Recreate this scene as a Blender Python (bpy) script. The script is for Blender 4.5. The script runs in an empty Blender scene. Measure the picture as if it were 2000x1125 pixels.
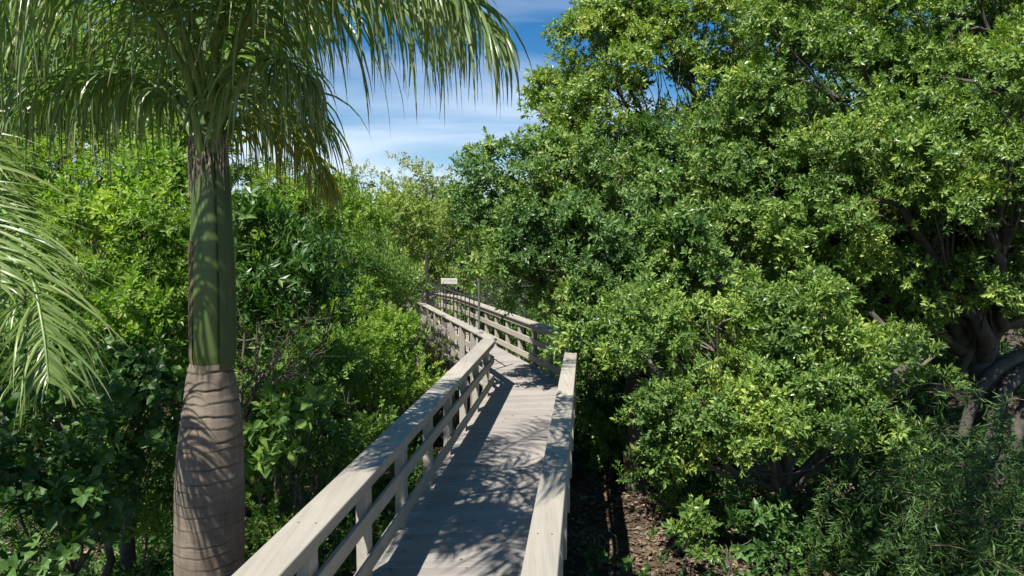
import bpy, bmesh, math, random
import numpy as np
from mathutils import Vector
R = math.radians
C = bpy.context.scene.collection
S = bpy.context.scene

# ---------------------------------------------------------------- camera, sky, sun, exposure
FPX = 1333.0                      # focal length in pixels of a 2000 px wide frame
CAMZ = 5.1
PITCH = math.atan(92.5 / FPX)
cd = bpy.data.cameras.new('camera')
cam = bpy.data.objects.new('camera', cd); C.objects.link(cam)
cd.sensor_width = 36.0; cd.lens = 36.0 * FPX / 2000.0
cd.clip_start = 0.05; cd.clip_end = 2000
cam.location = (0, 0, CAMZ); cam.rotation_euler = (R(90) - PITCH, 0, 0)
S.camera = cam
S.view_settings.view_transform = 'Standard'; S.view_settings.look = 'None'
S.view_settings.exposure = 0.97; S.view_settings.gamma = 1.0
S.render.engine = 'CYCLES'
S.cycles.max_bounces = 6; S.cycles.diffuse_bounces = 3; S.cycles.glossy_bounces = 2
S.cycles.transmission_bounces = 4; S.cycles.transparent_max_bounces = 4
S.cycles.caustics_reflective = False; S.cycles.caustics_refractive = False

LIGHT = Vector((0.35, 0.60, -1.0)).normalized()      # the way the sunlight travels
SUN_EL = math.asin(-LIGHT.z)
SUN_AZ = math.atan2(-LIGHT.x, -LIGHT.y)
ld = bpy.data.lights.new('sun', 'SUN'); ld.energy = 4.9; ld.angle = R(0.53); ld.color = (1.0, 0.955, 0.89)
sun = bpy.data.objects.new('sun', ld); C.objects.link(sun)
sun.rotation_euler = LIGHT.to_track_quat('-Z', 'Y').to_euler(); sun.location = (0, 0, 40)

w = bpy.data.worlds.new('World'); S.world = w; w.use_nodes = True
nt = w.node_tree; nt.nodes.clear(); N = nt.nodes.new; L = nt.links.new
out = N('ShaderNodeOutputWorld'); bg = N('ShaderNodeBackground'); bg.inputs[1].default_value = 0.08
sky = N('ShaderNodeTexSky'); sky.sky_type = 'NISHITA'; sky.sun_disc = False
sky.sun_elevation = SUN_EL; sky.sun_rotation = SUN_AZ % (2 * math.pi)
sky.air_density = 1.0; sky.dust_density = 0.1; sky.ozone_density = 2.5
tc = N('ShaderNodeTexCoord'); sep = N('ShaderNodeSeparateXYZ'); L(tc.outputs['Generated'], sep.inputs[0])
zc = N('ShaderNodeMath'); zc.operation = 'MAXIMUM'; L(sep.outputs[2], zc.inputs[0]); zc.inputs[1].default_value = 0.0
za = N('ShaderNodeMath'); za.operation = 'ADD'; L(zc.outputs[0], za.inputs[0]); za.inputs[1].default_value = 0.12
dx = N('ShaderNodeMath'); dx.operation = 'DIVIDE'; L(sep.outputs[0], dx.inputs[0]); L(za.outputs[0], dx.inputs[1])
dy = N('ShaderNodeMath'); dy.operation = 'DIVIDE'; L(sep.outputs[1], dy.inputs[0]); L(za.outputs[0], dy.inputs[1])
cmb = N('ShaderNodeCombineXYZ'); L(dx.outputs[0], cmb.inputs[0]); L(dy.outputs[0], cmb.inputs[1])
mp = N('ShaderNodeMapping'); mp.inputs['Rotation'].default_value = (0, 0, R(28)); mp.inputs['Scale'].default_value = (0.6, 1.35, 1); mp.inputs['Location'].default_value = (0.9, 0.35, 0)
L(cmb.outputs[0], mp.inputs[0])
n1 = N('ShaderNodeTexNoise'); n1.inputs['Scale'].default_value = 0.75; n1.inputs['Detail'].default_value = 6; n1.inputs['Roughness'].default_value = 0.5; n1.inputs['Distortion'].default_value = 0.7
L(mp.outputs[0], n1.inputs['Vector'])
cr = N('ShaderNodeValToRGB'); cr.color_ramp.elements[0].position = 0.50; cr.color_ramp.elements[1].position = 0.88
cr.color_ramp.elements[1].color = (0.8, 0.8, 0.8, 1)
L(n1.outputs[0], cr.inputs[0])
mx = N('ShaderNodeMixRGB'); mx.inputs[2].default_value = (6.6, 7.2, 8.2, 1)
hs = N('ShaderNodeHueSaturation'); hs.inputs['Saturation'].default_value = 1.42; hs.inputs['Value'].default_value = 0.74; L(sky.outputs[0], hs.inputs['Color'])
L(hs.outputs[0], mx.inputs[1]); L(cr.outputs[0], mx.inputs[0]); 
mr = N('ShaderNodeMapRange'); mr.inputs['From Min'].default_value = 0.30; mr.inputs['From Max'].default_value = 0.12; mr.inputs['To Min'].default_value = 0.0; mr.inputs['To Max'].default_value = 0.34
L(sep.outputs[2], mr.inputs[0])
ad = N('ShaderNodeMath'); ad.operation = 'ADD'; L(n1.outputs[0], ad.inputs[0]); m3 = N('ShaderNodeMath'); m3.operation = 'MULTIPLY'; L(mr.outputs[0], m3.inputs[0]); m3.inputs[1].default_value = 0.5
L(m3.outputs[0], ad.inputs[1]); L(ad.outputs[0], cr.inputs[0])
L(mx.outputs[0], bg.inputs[0]); L(bg.outputs[0], out.inputs[0])

# ---------------------------------------------------------------- helpers
FW = Vector((0, math.cos(PITCH), -math.sin(PITCH))); UP = Vector((0, math.sin(PITCH), math.cos(PITCH)))
def P(px, py, D):
    """world point seen at (px,py) of the 2000x1125 photo, D metres ahead"""
    u = (px - 1000) / FPX; v = (562.5 - py) / FPX
    d = FW + u * Vector((1, 0, 0)) + v * UP
    d = d * (D / d.y)
    return Vector((d.x, d.y, CAMZ + d.z))
rs = np.random.RandomState

def newmesh(name, V, F, mats, mi=None, attr=None, smooth=False):
    """V (n,3); F list of arrays, each (m,k) of equal k"""
    V = np.asarray(V, np.float32); me = bpy.data.meshes.new(name)
    if not isinstance(F, list) or (len(F) and not isinstance(F[0], np.ndarray)): F = [np.asarray(F)]
    F = [f for f in F if len(f)]
    lv = np.concatenate([f.ravel() for f in F]).astype(np.int32)
    tot = np.concatenate([np.full(len(f), f.shape[1], np.int32) for f in F])
    me.vertices.add(len(V)); me.vertices.foreach_set('co', V.ravel())
    me.loops.add(len(lv)); me.loops.foreach_set('vertex_index', lv)
    me.polygons.add(len(tot)); me.polygons.foreach_set('loop_start', np.concatenate([[0], np.cumsum(tot)[:-1]]).astype(np.int32))
    if mi is not None: me.polygons.foreach_set('material_index', np.asarray(mi, np.int32))
    me.polygons.foreach_set('use_smooth', np.full(len(tot), bool(smooth)))
    for m in (mats if isinstance(mats, (list, tuple)) else [mats]): me.materials.append(m)
    if attr:
        for k, a in attr.items():
            at = me.attributes.new(k, 'FLOAT', 'POINT'); at.data.foreach_set('value', np.asarray(a, np.float32))
    me.update(calc_edges=True); me.validate()
    return me
def obj(name, me, parent=None, loc=None):
    o = bpy.data.objects.new(name, me); C.objects.link(o)
    if parent is not None: o.parent = parent
    if loc is not None: o.location = loc
    return o
def tag(o, label=None, cat=None, group=None, kind=None):
    if label: o['label'] = label
    if cat: o['category'] = cat
    if group: o['group'] = group
    if kind: o['kind'] = kind
    return o
def thing(name, label, cat, loc=(0, 0, 0), group=None):
    o = bpy.data.objects.new(name, None); C.objects.link(o); o.location = loc; o.empty_display_size = 0.2
    return tag(o, label, cat, group)

class MB:
    """collects quads / tris"""
    def __init__(s): s.V = []; s.Q = []; s.T = []; s.n = 0
    def add(s, V, Q=None, T=None):
        V = np.asarray(V, float)
        if Q is not None and len(Q): s.Q.append(np.asarray(Q, int) + s.n)
        if T is not None and len(T): s.T.append(np.asarray(T, int) + s.n)
        s.V.append(V); s.n += len(V)
    def box(s, c, ax, ay, az):
        """c centre; ax, ay, az half-axis vectors; slightly chamfered along its long edges"""
        c, ax, ay, az = [np.asarray(v, float) for v in (c, ax, ay, az)]
        la = [np.linalg.norm(a) for a in (ax, ay, az)]
        b = min(0.006, min(la) * 0.3)
        fx, fy, fz = [1 - b / l for l in la]
        V = []
        for sx in (-1, 1):
            for (y, z) in ((-fy, -1), (fy, -1), (1, -fz), (1, fz), (fy, 1), (-fy, 1), (-1, fz), (-1, -fz)):
                V.append(c + sx * ax + y * ay + z * az)
        Q = [(i, (i + 1) % 8, 8 + (i + 1) % 8, 8 + i) for i in range(8)]
        Q = [(i, (i+1)%8, 8+(i+1)%8, 8+i) for i in range(8)]
        caps = []
        for o_ in (0, 8):
            caps += [(o_ + 0, o_ + 1, o_ + 2, o_ + 7), (o_ + 7, o_ + 2, o_ + 3, o_ + 6), (o_ + 6, o_ + 3, o_ + 4, o_ + 5)]
        s.add(V, Q + caps)
    def beam(s, a, b, side, w, h):
        """box from a to b (centre line), half-width vector along 'side' (w full), up h full"""
        a, b = np.asarray(a, float), np.asarray(b, float); d = b - a
        sd = np.asarray(side, float); sd = sd / np.linalg.norm(sd)
        up = np.cross(sd, d); up /= np.linalg.norm(up)
        if up[2] < 0: up = -up
        s.box((a + b) / 2, d / 2, sd * w / 2, up * h / 2)
    def tube(s, pts, rad, k=6, cap=False):
        pts = np.asarray(pts, float); m = len(pts); rad = np.broadcast_to(rad, (m,))
        t = np.gradient(pts, axis=0); t /= np.linalg.norm(t, axis=1)[:, None] + 1e-9
        ref = np.array([0, 0, 1.0]) if abs(t[:, 2]).mean() < 0.8 else np.array([1.0, 0, 0])
        u = np.cross(t, ref); u /= np.linalg.norm(u, axis=1)[:, None] + 1e-9; v = np.cross(t, u)
        an = np.arange(k) * 2 * math.pi / k
        V = pts[:, None, :] + rad[:, None, None] * (np.cos(an)[None, :, None] * u[:, None] + np.sin(an)[None, :, None] * v[:, None])
        i = np.arange(m - 1)[:, None] * k; j = np.arange(k)[None]
        Q = np.stack([i + j, i + (j + 1) % k, i + k + (j + 1) % k, i + k + j], -1).reshape(-1, 4)
        T = []
        if cap: T = [(0, (j_ + 1) % k, j_) for j_ in range(1, k - 1)] + [((m - 1) * k, (m - 1) * k + j_, (m - 1) * k + j_ + 1) for j_ in range(1, k - 1)]
        s.add(V.reshape(-1, 3), Q, T if cap else None)
    def mesh(s, name, mat, smooth=False, attr=None):
        F = []
        if s.Q: F.append(np.concatenate(s.Q))
        if s.T: F.append(np.concatenate(s.T))
        me = newmesh(name, np.concatenate(s.V), F, mat, attr=attr, smooth=smooth)
        if len(me.polygons) < 20000:
            b = bmesh.new(); b.from_mesh(me); bmesh.ops.recalc_face_normals(b, faces=b.faces); b.to_mesh(me); b.free()
        return me
    def obj(s, name, mat, parent=None, smooth=False, attr=None):
        return obj(name, s.mesh(name, mat, smooth, attr), parent)

def catmull(pts, n):
    p = np.asarray(pts, float); p = np.vstack([2 * p[0] - p[1], p, 2 * p[-1] - p[-2]])
    o = []; m = len(p) - 3
    for t in np.linspace(0, m - 1e-6, n):
        i = int(t); f = t - i; a, b, c, d = p[i:i + 4]
        o.append(0.5 * ((2 * b) + (c - a) * f + (2 * a - 5 * b + 4 * c - d) * f * f + (3 * b - a - 3 * c + d) * f ** 3))
    return np.array(o)

# ---------------------------------------------------------------- materials
def mat(name):
    m = bpy.data.materials.new(name); m.use_nodes = True
    t = m.node_tree; b = t.nodes['Principled BSDF']
    return m, t, b
def ramp(t, fac, stops):
    r = t.nodes.new('ShaderNodeValToRGB'); e = r.color_ramp.elements
    while len(e) > 1: e.remove(e[-1])
    e[0].position = stops[0][0]; e[0].color = (*stops[0][1], 1)
    for p_, c_ in stops[1:]:
        x = e.new(p_); x.color = (*c_, 1)
    t.links.new(fac, r.inputs[0]); return r.outputs[0]
def noise(t, scale, detail=4, rough=0.55, vec=None, dist=0.0):
    n = t.nodes.new('ShaderNodeTexNoise'); n.inputs['Scale'].default_value = scale; n.inputs['Detail'].default_value = detail
    n.inputs['Roughness'].default_value = rough; n.inputs['Distortion'].default_value = dist
    if vec is None:
        c = t.nodes.new('ShaderNodeTexCoord'); vec = c.outputs['Object']
    t.links.new(vec, n.inputs['Vector']); return n.outputs[0]
def mixc(t, f, a, b, mode='MIX'):
    m = t.nodes.new('ShaderNodeMixRGB'); m.blend_type = mode
    for i, v in ((0, f), (1, a), (2, b)):
        if hasattr(v, 'is_linked') or hasattr(v, 'links'): t.links.new(v, m.inputs[i])
        elif isinstance(v, (tuple, list)): m.inputs[i].default_value = (*v, 1)
        else: m.inputs[i].default_value = v
    return m.outputs[0]
def bump(t, b, h, strength=0.3, dist=0.01):
    n = t.nodes.new('ShaderNodeBump'); n.inputs['Strength'].default_value = strength; n.inputs['Distance'].default_value = dist
    t.links.new(h, n.inputs['Height']); t.links.new(n.outputs[0], b.inputs['Normal'])

def leaf_mat(name, stops, rough=0.38, trans=0.3, tcol=(1.25, 1.5, 0.45), spec=0.5, nscale=0.9):
    """leaf colours vary from leaf to leaf and from bough to bough"""
    m, t, b = mat(name)
    stops = [(p_, (c_[0] * 1.5, c_[1] * 1.48, c_[2] * 1.4)) for p_, c_ in stops] if 'dead' not in name else stops
    g = t.nodes.new('ShaderNodeNewGeometry')
    nz = noise(t, nscale, 2, 0.5)
    mm = t.nodes.new('ShaderNodeMath'); mm.operation = 'MULTIPLY_ADD'; mm.inputs[1].default_value = 0.62
    t.links.new(g.outputs['Random Per Island'], mm.inputs[0])
    ml = t.nodes.new('ShaderNodeMath'); ml.operation = 'MULTIPLY_ADD'; ml.inputs[1].default_value = 1.5; ml.inputs[2].default_value = -0.55
    t.links.new(nz, ml.inputs[0]); t.links.new(ml.outputs[0], mm.inputs[2])
    col = ramp(t, mm.outputs[0], stops)
    t.links.new(col, b.inputs['Base Color'])
    rr = t.nodes.new('ShaderNodeMapRange'); rr.inputs['To Min'].default_value = rough - 0.1; rr.inputs['To Max'].default_value = rough + 0.2
    t.links.new(g.outputs['Random Per Island'], rr.inputs[0]); t.links.new(rr.outputs[0], b.inputs['Roughness'])
    b.inputs['Specular IOR Level'].default_value = spec
    tr = t.nodes.new('ShaderNodeBsdfTranslucent')
    t.links.new(mixc(t, 1.0, col, tcol, 'MULTIPLY'), tr.inputs[0])
    mx_ = t.nodes.new('ShaderNodeMixShader'); mx_.inputs[0].default_value = trans
    t.links.new(b.outputs[0], mx_.inputs[1]); t.links.new(tr.outputs[0], mx_.inputs[2])
    t.links.new(mx_.outputs[0], t.nodes['Material Output'].inputs[0])
    return m

G = {}
G['ficus'] = leaf_mat('ficus_leaf', [(0.0, (.038, .075, .02)), (.4, (.085, .148, .032)), (.75, (.155, .225, .045)), (1, (.27, .31, .065))], rough=.4, spec=.55)
G['ficus_yellow'] = leaf_mat('young_ficus_leaf', [(0.0, (.055, .1, .02)), (.45, (.115, .18, .034)), (.8, (.19, .25, .05)), (1, (.3, .31, .07))], rough=.4, spec=.6)
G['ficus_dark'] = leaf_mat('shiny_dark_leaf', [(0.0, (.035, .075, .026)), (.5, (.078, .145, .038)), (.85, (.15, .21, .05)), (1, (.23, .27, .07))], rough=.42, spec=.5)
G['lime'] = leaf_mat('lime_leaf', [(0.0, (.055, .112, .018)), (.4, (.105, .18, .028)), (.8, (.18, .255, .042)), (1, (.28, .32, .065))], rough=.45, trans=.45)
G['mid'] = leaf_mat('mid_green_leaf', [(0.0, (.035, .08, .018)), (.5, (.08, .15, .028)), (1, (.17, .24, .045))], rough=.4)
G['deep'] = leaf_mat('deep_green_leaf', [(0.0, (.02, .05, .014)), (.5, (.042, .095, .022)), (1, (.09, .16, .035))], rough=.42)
G['grey'] = leaf_mat('grey_green_leaf', [(0.0, (.1, .125, .06)), (.5, (.17, .2, .09)), (1, (.26, .28, .14))], rough=.5, trans=.3)
G['olive'] = leaf_mat('olive_leaf', [(0.0, (.075, .12, .028)), (.5, (.14, .19, .042)), (1, (.22, .25, .065))], rough=.5, trans=.4)
G['willow'] = leaf_mat('narrow_leaf', [(0.0, (.02, .05, .014)), (.5, (.045, .095, .022)), (1, (.1, .16, .035))], rough=.5, trans=.3)
G['litter'] = leaf_mat('dead_leaf', [(0.0, (.06, .043, .028)), (.4, (.15, .11, .072)), (.8, (.26, .2, .135)), (1, (.38, .3, .21))], rough=.75, trans=.12, tcol=(1, .9, .7), spec=.2)

def bark_mat(name, a, b_, scale=9):
    m, t, b = mat(name)
    n = noise(t, scale, 6, .65); t.links.new(ramp(t, n, [(.3, a), (.7, b_)]), b.inputs['Base Color'])
    b.inputs['Roughness'].default_value = .85; bump(t, b, n, .6, .02); return m
M_bark = bark_mat('grey_bark', (.05, .04, .03), (.17, .14, .11))
M_barkpale = bark_mat('pale_bark', (.08, .066, .052), (.22, .19, .155))
M_twig = bark_mat('brown_twig', (.06, .045, .03), (.15, .115, .08), 20)
M_root = bark_mat('fig_bark', (.035, .03, .024), (.1, .088, .072), 6)

def wood_mat(name, base, dark, stain=.35, grain=(26, .9, 26), lo=.86):
    """painted timber: faint grain, scuffs and dirt"""
    m, t, b = mat(name)
    c = t.nodes.new('ShaderNodeTexCoord')
    g = t.nodes.new('ShaderNodeNewGeometry')
    n1 = noise(t, 1.6, 6, .6, c.outputs['Object'])
    n2 = noise(t, 22, 5, .7, c.outputs['Object'])
    f = ramp(t, n1, [(.38, (0, 0, 0)), (.75, (stain,) * 3)])
    col = mixc(t, f, base, dark)
    f2 = ramp(t, n2, [(.55, (0, 0, 0)), (.8, (.4, .4, .4))])
    col = mixc(t, f2, col, tuple(x * .72 for x in base))
    rv = ramp(t, g.outputs['Random Per Island'], [(0, (lo, lo, lo)), (1, (1.05, 1.04, 1.02))])
    col = mixc(t, 1.0, col, rv, 'MULTIPLY')
    mg = t.nodes.new('ShaderNodeMapping'); mg.inputs['Scale'].default_value = grain; t.links.new(c.outputs['Object'], mg.inputs[0])
    n3 = noise(t, 1.0, 5, .65, mg.outputs[0], .3)
    col = mixc(t, 1.0, col, ramp(t, n3, [(.3, (.8, .79, .78)), (.55, (1, 1, 1)), (.75, (1.07, 1.06, 1.05))]), 'MULTIPLY')
    n4 = noise(t, 7, 3, .6, c.outputs['Object']); col = mixc(t, ramp(t, n4, [(.69, (0, 0, 0)), (.74, (.55, .55, .55))]), col, tuple(x * .5 for x in dark))
    t.links.new(col, b.inputs['Base Color']); b.inputs['Roughness'].default_value = .62
    b.inputs['Specular IOR Level'].default_value = .35
    bump(t, b, n2, .25, .003); return m
M_rail = wood_mat('beige_painted_timber', (.37, .343, .292), (.25, .23, .19))
M_deck = wood_mat('weathered_deck_paint', (.335, .308, .28), (.225, .205, .185), .4, (1.2, 24, 20), .76)
M_under = wood_mat('grey_treated_timber', (.3, .255, .21), (.17, .14, .115), .6)
M_screw, t_, b_ = mat('rusty_screw'); b_.inputs['Base Color'].default_value = (.07, .05, .04, 1); b_.inputs['Roughness'].default_value = .6
M_iron, t_, b_ = mat('dark_iron_paint'); b_.inputs['Roughness'].default_value = .5
t_.links.new(ramp(t_, noise(t_, 30, 3), [(.3, (.02, .022, .025)), (.8, (.06, .055, .055))]), b_.inputs['Base Color'])
M_post, t_, b_ = mat('grey_steel_post'); b_.inputs['Metallic'].default_value = .3; b_.inputs['Roughness'].default_value = .45
t_.links.new(ramp(t_, noise(t_, 20, 3), [(.3, (.1, .11, .12)), (.8, (.2, .2, .2))]), b_.inputs['Base Color'])
M_sign, t_, b_ = mat('sun_bleached_sign'); b_.inputs['Roughness'].default_value = .5
t_.links.new(ramp(t_, noise(t_, 9, 4), [(.3, (.34, .33, .3)), (.8, (.46, .45, .42))]), b_.inputs['Base Color'])
M_ink, t_, b_ = mat('faded_ink'); b_.inputs['Base Color'].default_value = (.3, .29, .27, 1); b_.inputs['Roughness'].default_value = .6

# ---------------------------------------------------------------- ground
def gh(x, y):
    return 0.12 * np.sin(x * .7 + 1) * np.cos(y * .45) + 0.05 * np.sin(x * 2.3 + y * 1.7) + .03 * np.sin(x * 5.1 - y * 4.3)
def make_ground():
    xs = np.concatenate([np.linspace(-900, -40, 14), np.linspace(-36, 36, 241), np.linspace(40, 900, 14)])
    ys = np.concatenate([np.linspace(-900, -16, 12), np.linspace(-12, 60, 241), np.linspace(66, 900, 14)])
    X, Y = np.meshgrid(xs, ys); m = len(xs)
    near = np.clip(1 - (np.hypot(X, Y - 20) - 40) / 20, 0, 1)
    r = rs(1); Z = near * (gh(X, Y) + r.normal(0, .018, X.shape))
    i = np.arange(len(ys) - 1)[:, None] * m; j = np.arange(m - 1)[None]
    Q = np.stack([i + j, i + j + 1, i + m + j + 1, i + m + j], -1).reshape(-1, 4)
    mt, t, b = mat('forest_floor')
    n1 = noise(t, .5, 6, .6); n2 = noise(t, 14, 6, .75)
    c1 = ramp(t, n1, [(.35, (.045, .032, .022)), (.6, (.1, .072, .05)), (.75, (.045, .055, .02))])
    c2 = ramp(t, n2, [(.35, (.4, .36, .3)), (.65, (1.35, 1.25, 1.1))])
    t.links.new(mixc(t, 1, c1, c2, 'MULTIPLY'), b.inputs['Base Color']); b.inputs['Roughness'].default_value = .95
    bump(t, b, n2, .9, .05)
    o = obj('ground', newmesh('ground', np.stack([X, Y, Z], -1).reshape(-1, 3), [Q], mt, smooth=True))
    tag(o, kind='structure')
make_ground()

# ---------------------------------------------------------------- boardwalk
DZ = 2.2                        # deck height above the ground
def camdir(vpx):                # direction of level lines that vanish at this x of the photo
    a = math.atan((vpx - 1000) / FPX * math.cos(PITCH)); return Vector((math.sin(a), math.cos(a), 0))
d1 = camdir(1146); d2 = camdir(585); d3 = camdir(300); d4 = camdir(-500)
def lat(d): return Vector((-d.y, d.x, 0))      # to the left of d
# left and right rail lines: offset from the camera, to the left of d1
LO, RO = 1.77, 0.31
def isect(p, d, q, e):
    den = d.x * e.y - d.y * e.x; t = ((q.x - p.x) * e.y - (q.y - p.y) * e.x) / den
    return p + d * t
l0 = lat(d1) * LO - d1 * 4.2; r0 = lat(d1) * RO - d1 * 4.2
Lc = l0 + d1 * ((13.15 - l0.y) / d1.y)          # bend corner, left
Rc = r0 + d1 * ((13.35 - r0.y) / d1.y)
W2 = abs((Rc - Lc).dot(lat(d2)))
def seg_next(Lp, Rp, d, nd, ylen):
    """end of a stretch, mitred to the next direction"""
    Le = Lp + d * ((ylen - Lp.y) / d.y)
    bis = (lat(d) + lat(nd)).normalized()
    Re = isect(Le, bis, Rp, d); return Le, Re
L2, R2 = seg_next(Lc, Rc, d2, d3, 22.5)
L3, R3 = seg_next(L2, R2, d3, d4, 28.5)
L4 = L3 + d4 * 9; R4 = isect(L4, lat(d4), R3, d4)
LP = [l0, Lc, L2, L3, L4]; RP = [r0, Rc, R2, R3, R4]
DS = [d1, d2, d3, d4]
def V3(p, z): return np.array([p.x, p.y, z])

walk = thing('boardwalk', None, None); walk['kind'] = 'structure'; del_ = [walk.pop(k) for k in ('category',) if k in walk]
mb = MB(); rnd = random.Random(3)
for s_ in range(4):
    La, Lb, Ra, Rb = LP[s_], LP[s_ + 1], RP[s_], RP[s_ + 1]
    n = int(max((Lb - La).length, (Rb - Ra).length) / 0.146)
    for i in range(n):
        f0, f1 = (i + .01) / n, (i + .99) / n
        a, b_, c, d = La.lerp(Lb, f0), La.lerp(Lb, f1), Ra.lerp(Rb, f0), Ra.lerp(Rb, f1)
        o_ = (a - c).normalized() * 0.10
        z = DZ + rnd.uniform(-.002, .002); k = z - .036; ch = .0025; e = (b_ - a).normalized() * ch
        V = [V3(a + o_, k), V3(b_ + o_, k), V3(b_ + o_, z - ch), V3(b_ + o_ - e, z), V3(a + o_ + e, z), V3(a + o_, z - ch),
             V3(c - o_, k), V3(d - o_, k), V3(d - o_, z - ch), V3(d - o_ - e, z), V3(c - o_ + e, z), V3(c - o_, z - ch)]
        Q = [(j, (j + 1) % 6, 6 + (j + 1) % 6, 6 + j) for j in range(6)] + [(0, 1, 2, 5), (2, 3, 4, 5), (6, 11, 8, 7), (8, 11, 10, 9)]
        mb.add(V, Q)
mb.obj('deck_planks', M_deck, walk)
mb = MB()
for s_ in range(4):
    for off, (A, B) in ((-.10, (LP[s_], LP[s_ + 1])), (.10, (RP[s_], RP[s_ + 1]))):
        l_ = lat(DS[s_]) * off
        mb.beam(V3(A + l_, DZ - .145), V3(B + l_, DZ - .145), lat(DS[s_]), .05, .2)
    A = LP[s_].lerp(RP[s_], .5); B = LP[s_ + 1].lerp(RP[s_ + 1], .5)
    mb.beam(V3(A, DZ - .145), V3(B, DZ - .145), lat(DS[s_]), .05, .2)
mb.obj('joists', M_under, walk)
for s_ in range(4):
    Ltot = (LP[s_ + 1] - LP[s_]).length; n = max(2, int(Ltot / 2.35))
    for i in range(n + (1 if s_ == 3 else 0)):
        f = i / n if i else .03 / n
        a = LP[s_].lerp(LP[s_ + 1], f); c = RP[s_].lerp(RP[s_ + 1], f); m_ = MB()
        q = (c - a).normalized() * .2
        m_.beam(V3(a - q * .4, DZ - .33), V3(c + q * .4, DZ - .33), DS[s_], .09, .18)
        m_.obj('cross_beam', M_under, walk)
        for p_ in (a + q, c - q):
            m_ = MB(); m_.box(V3(p_, (DZ - .42 - .25) / 2), (0, 0, (DZ - .42 + .25) / 2), np.array(DS[s_]) * .075, np.array(lat(DS[s_])) * .075)
            m_.obj('pile', M_under, walk)

def railing(label, A, B, inner, capw, extA=0, extB=0, cap_end=0.0, spacing=1.17, first=.3, group='timber railings of the boardwalk'):
    """inner: unit vector towards the walkway; the line A-B is the inner face of the boards"""
    t = thing('railing', label, 'railing', (A.x, A.y, DZ), group)
    d = (B - A).normalized(); Ln = (B - A).length
    def W(s_, off, z): p_ = A + d * s_ + inner * off; return np.array([p_.x - A.x, p_.y - A.y, z])
    side = np.array(inner)
    m_ = MB(); s0 = extA; joints = [s0]
    while joints[-1] + 3.66 * 1.3 < Ln + extB: joints.append(joints[-1] + 3.66)
    joints.append(Ln + extB)
    for i in range(len(joints) - 1):
        m_.beam(W(joints[i] + .003, .05 - capw / 2, .985), W(joints[i + 1] - .003, .05 - capw / 2, .985 + rnd.uniform(-.002, .002)), side, capw, .038)
    nb = len(joints) - 1; ns = 0; s_ = first
    while s_ < Ln + extB - .1:
        for o2 in (.05 - capw * .28, .05 - capw * .72):
            m_.box(W(s_ + .01, o2, 1.0045), side * .0055, np.array(d) * .0055, (0, 0, .0015)); ns += 1
        s_ += spacing
    cap_ = m_.obj('cap_rail', M_rail, t); cap_.data.materials.append(M_screw)
    cap_.data.polygons.foreach_set('material_index', np.array([0] * 14 * nb + [1] * 14 * ns, np.int32))
    for nm, zc, hh in (('upper_rail', .905, .118), ('mid_rail', .59, .135), ('bottom_rail', .2, .14)):
        m_ = MB()
        jj = [j_ - (0 if k in (0, len(joints) - 1) else 1.1) for k, j_ in enumerate(joints)]
        jj[0] = 0; jj[-1] = Ln
        for i in range(len(jj) - 1):
            m_.beam(W(jj[i] + .002, -.019, zc), W(jj[i + 1] - .002, -.019, zc + rnd.uniform(-.003, .003)), side, .036, hh)
        m_.obj(nm, M_rail, t)
    s_ = first
    while s_ < Ln - .1:
        m_ = MB(); m_.box(W(s_, -.037 - .05, .36), (0, 0, .605), np.array(d) * .07, side * .048)
        p_ = m_.obj('post', M_rail, t)
        s_ += spacing
    return t
# stretch 1
railing('long left railing of the near deck, its wide beige cap running up to the bend', LP[0], LP[1], -lat(d1), .275)
railing('near railing on the right of the deck, seen along its cap under palm shadow', RP[0], RP[1], lat(d1), .21)
railing('railing beyond the bend on the left, its outer posts facing the bushes', LP[1], LP[2], -lat(d2), .2, spacing=1.05)
railing('railing beyond the bend on the right, facing us behind the shiny dark leaves', RP[1], RP[2], lat(d2), .26, spacing=1.05)
railing('short far railing on the left behind the iron pickets', LP[2], LP[3], -lat(d3), .2)
railing('short far railing on the right, behind the white sign', RP[2], RP[3], lat(d3), .26)
railing('farthest left railing turning away into the lime bushes', LP[3], LP[4], -lat(d4), .2)
railing('farthest right railing turning away into the lime bushes', RP[3], RP[4], lat(d4), .26)

# ---------------------------------------------------------------- iron gate and fence by the far stretch
def picket_fence():
    base = LP[1].lerp(LP[2], .16) - lat(d2) * .10
    t = thing('picket_fence', 'dark iron picket fence panel along the far left railing', 'fence', (base.x, base.y, DZ))
    Ln = 6.3
    def W(s_, z, o_=0): p_ = d2 * s_ - lat(d2) * o_; return np.array([p_.x, p_.y, z])
    m_ = MB(); m_.tube([W(0, -.05), W(0, 2.02)], .026, 8, True); m_.tube([W(0, 2.02), W(0, 2.07)], .036, 8, True); m_.obj('post', M_post, t)
    m_ = MB(); m_.tube([W(Ln, -.05), W(Ln, 2.45)], .055, 8, True); m_.obj('post', M_iron, t)
    for z in (.16, 1.62):
        m_ = MB(); m_.beam(W(.04, z), W(Ln - .05, z), lat(d2), .03, .04); m_.obj('rail', M_iron, t)
    n = 14
    for i in range(n):
        s_ = .45 + i * (Ln - .8) / (n - 1)
        m_ = MB(); m_.tube([W(s_, .1), W(s_, 1.74), W(s_, 1.8)], [.014, .014, .003], 6, True); m_.obj('picket', M_iron, t)
    return base
pb = picket_fence()
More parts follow.
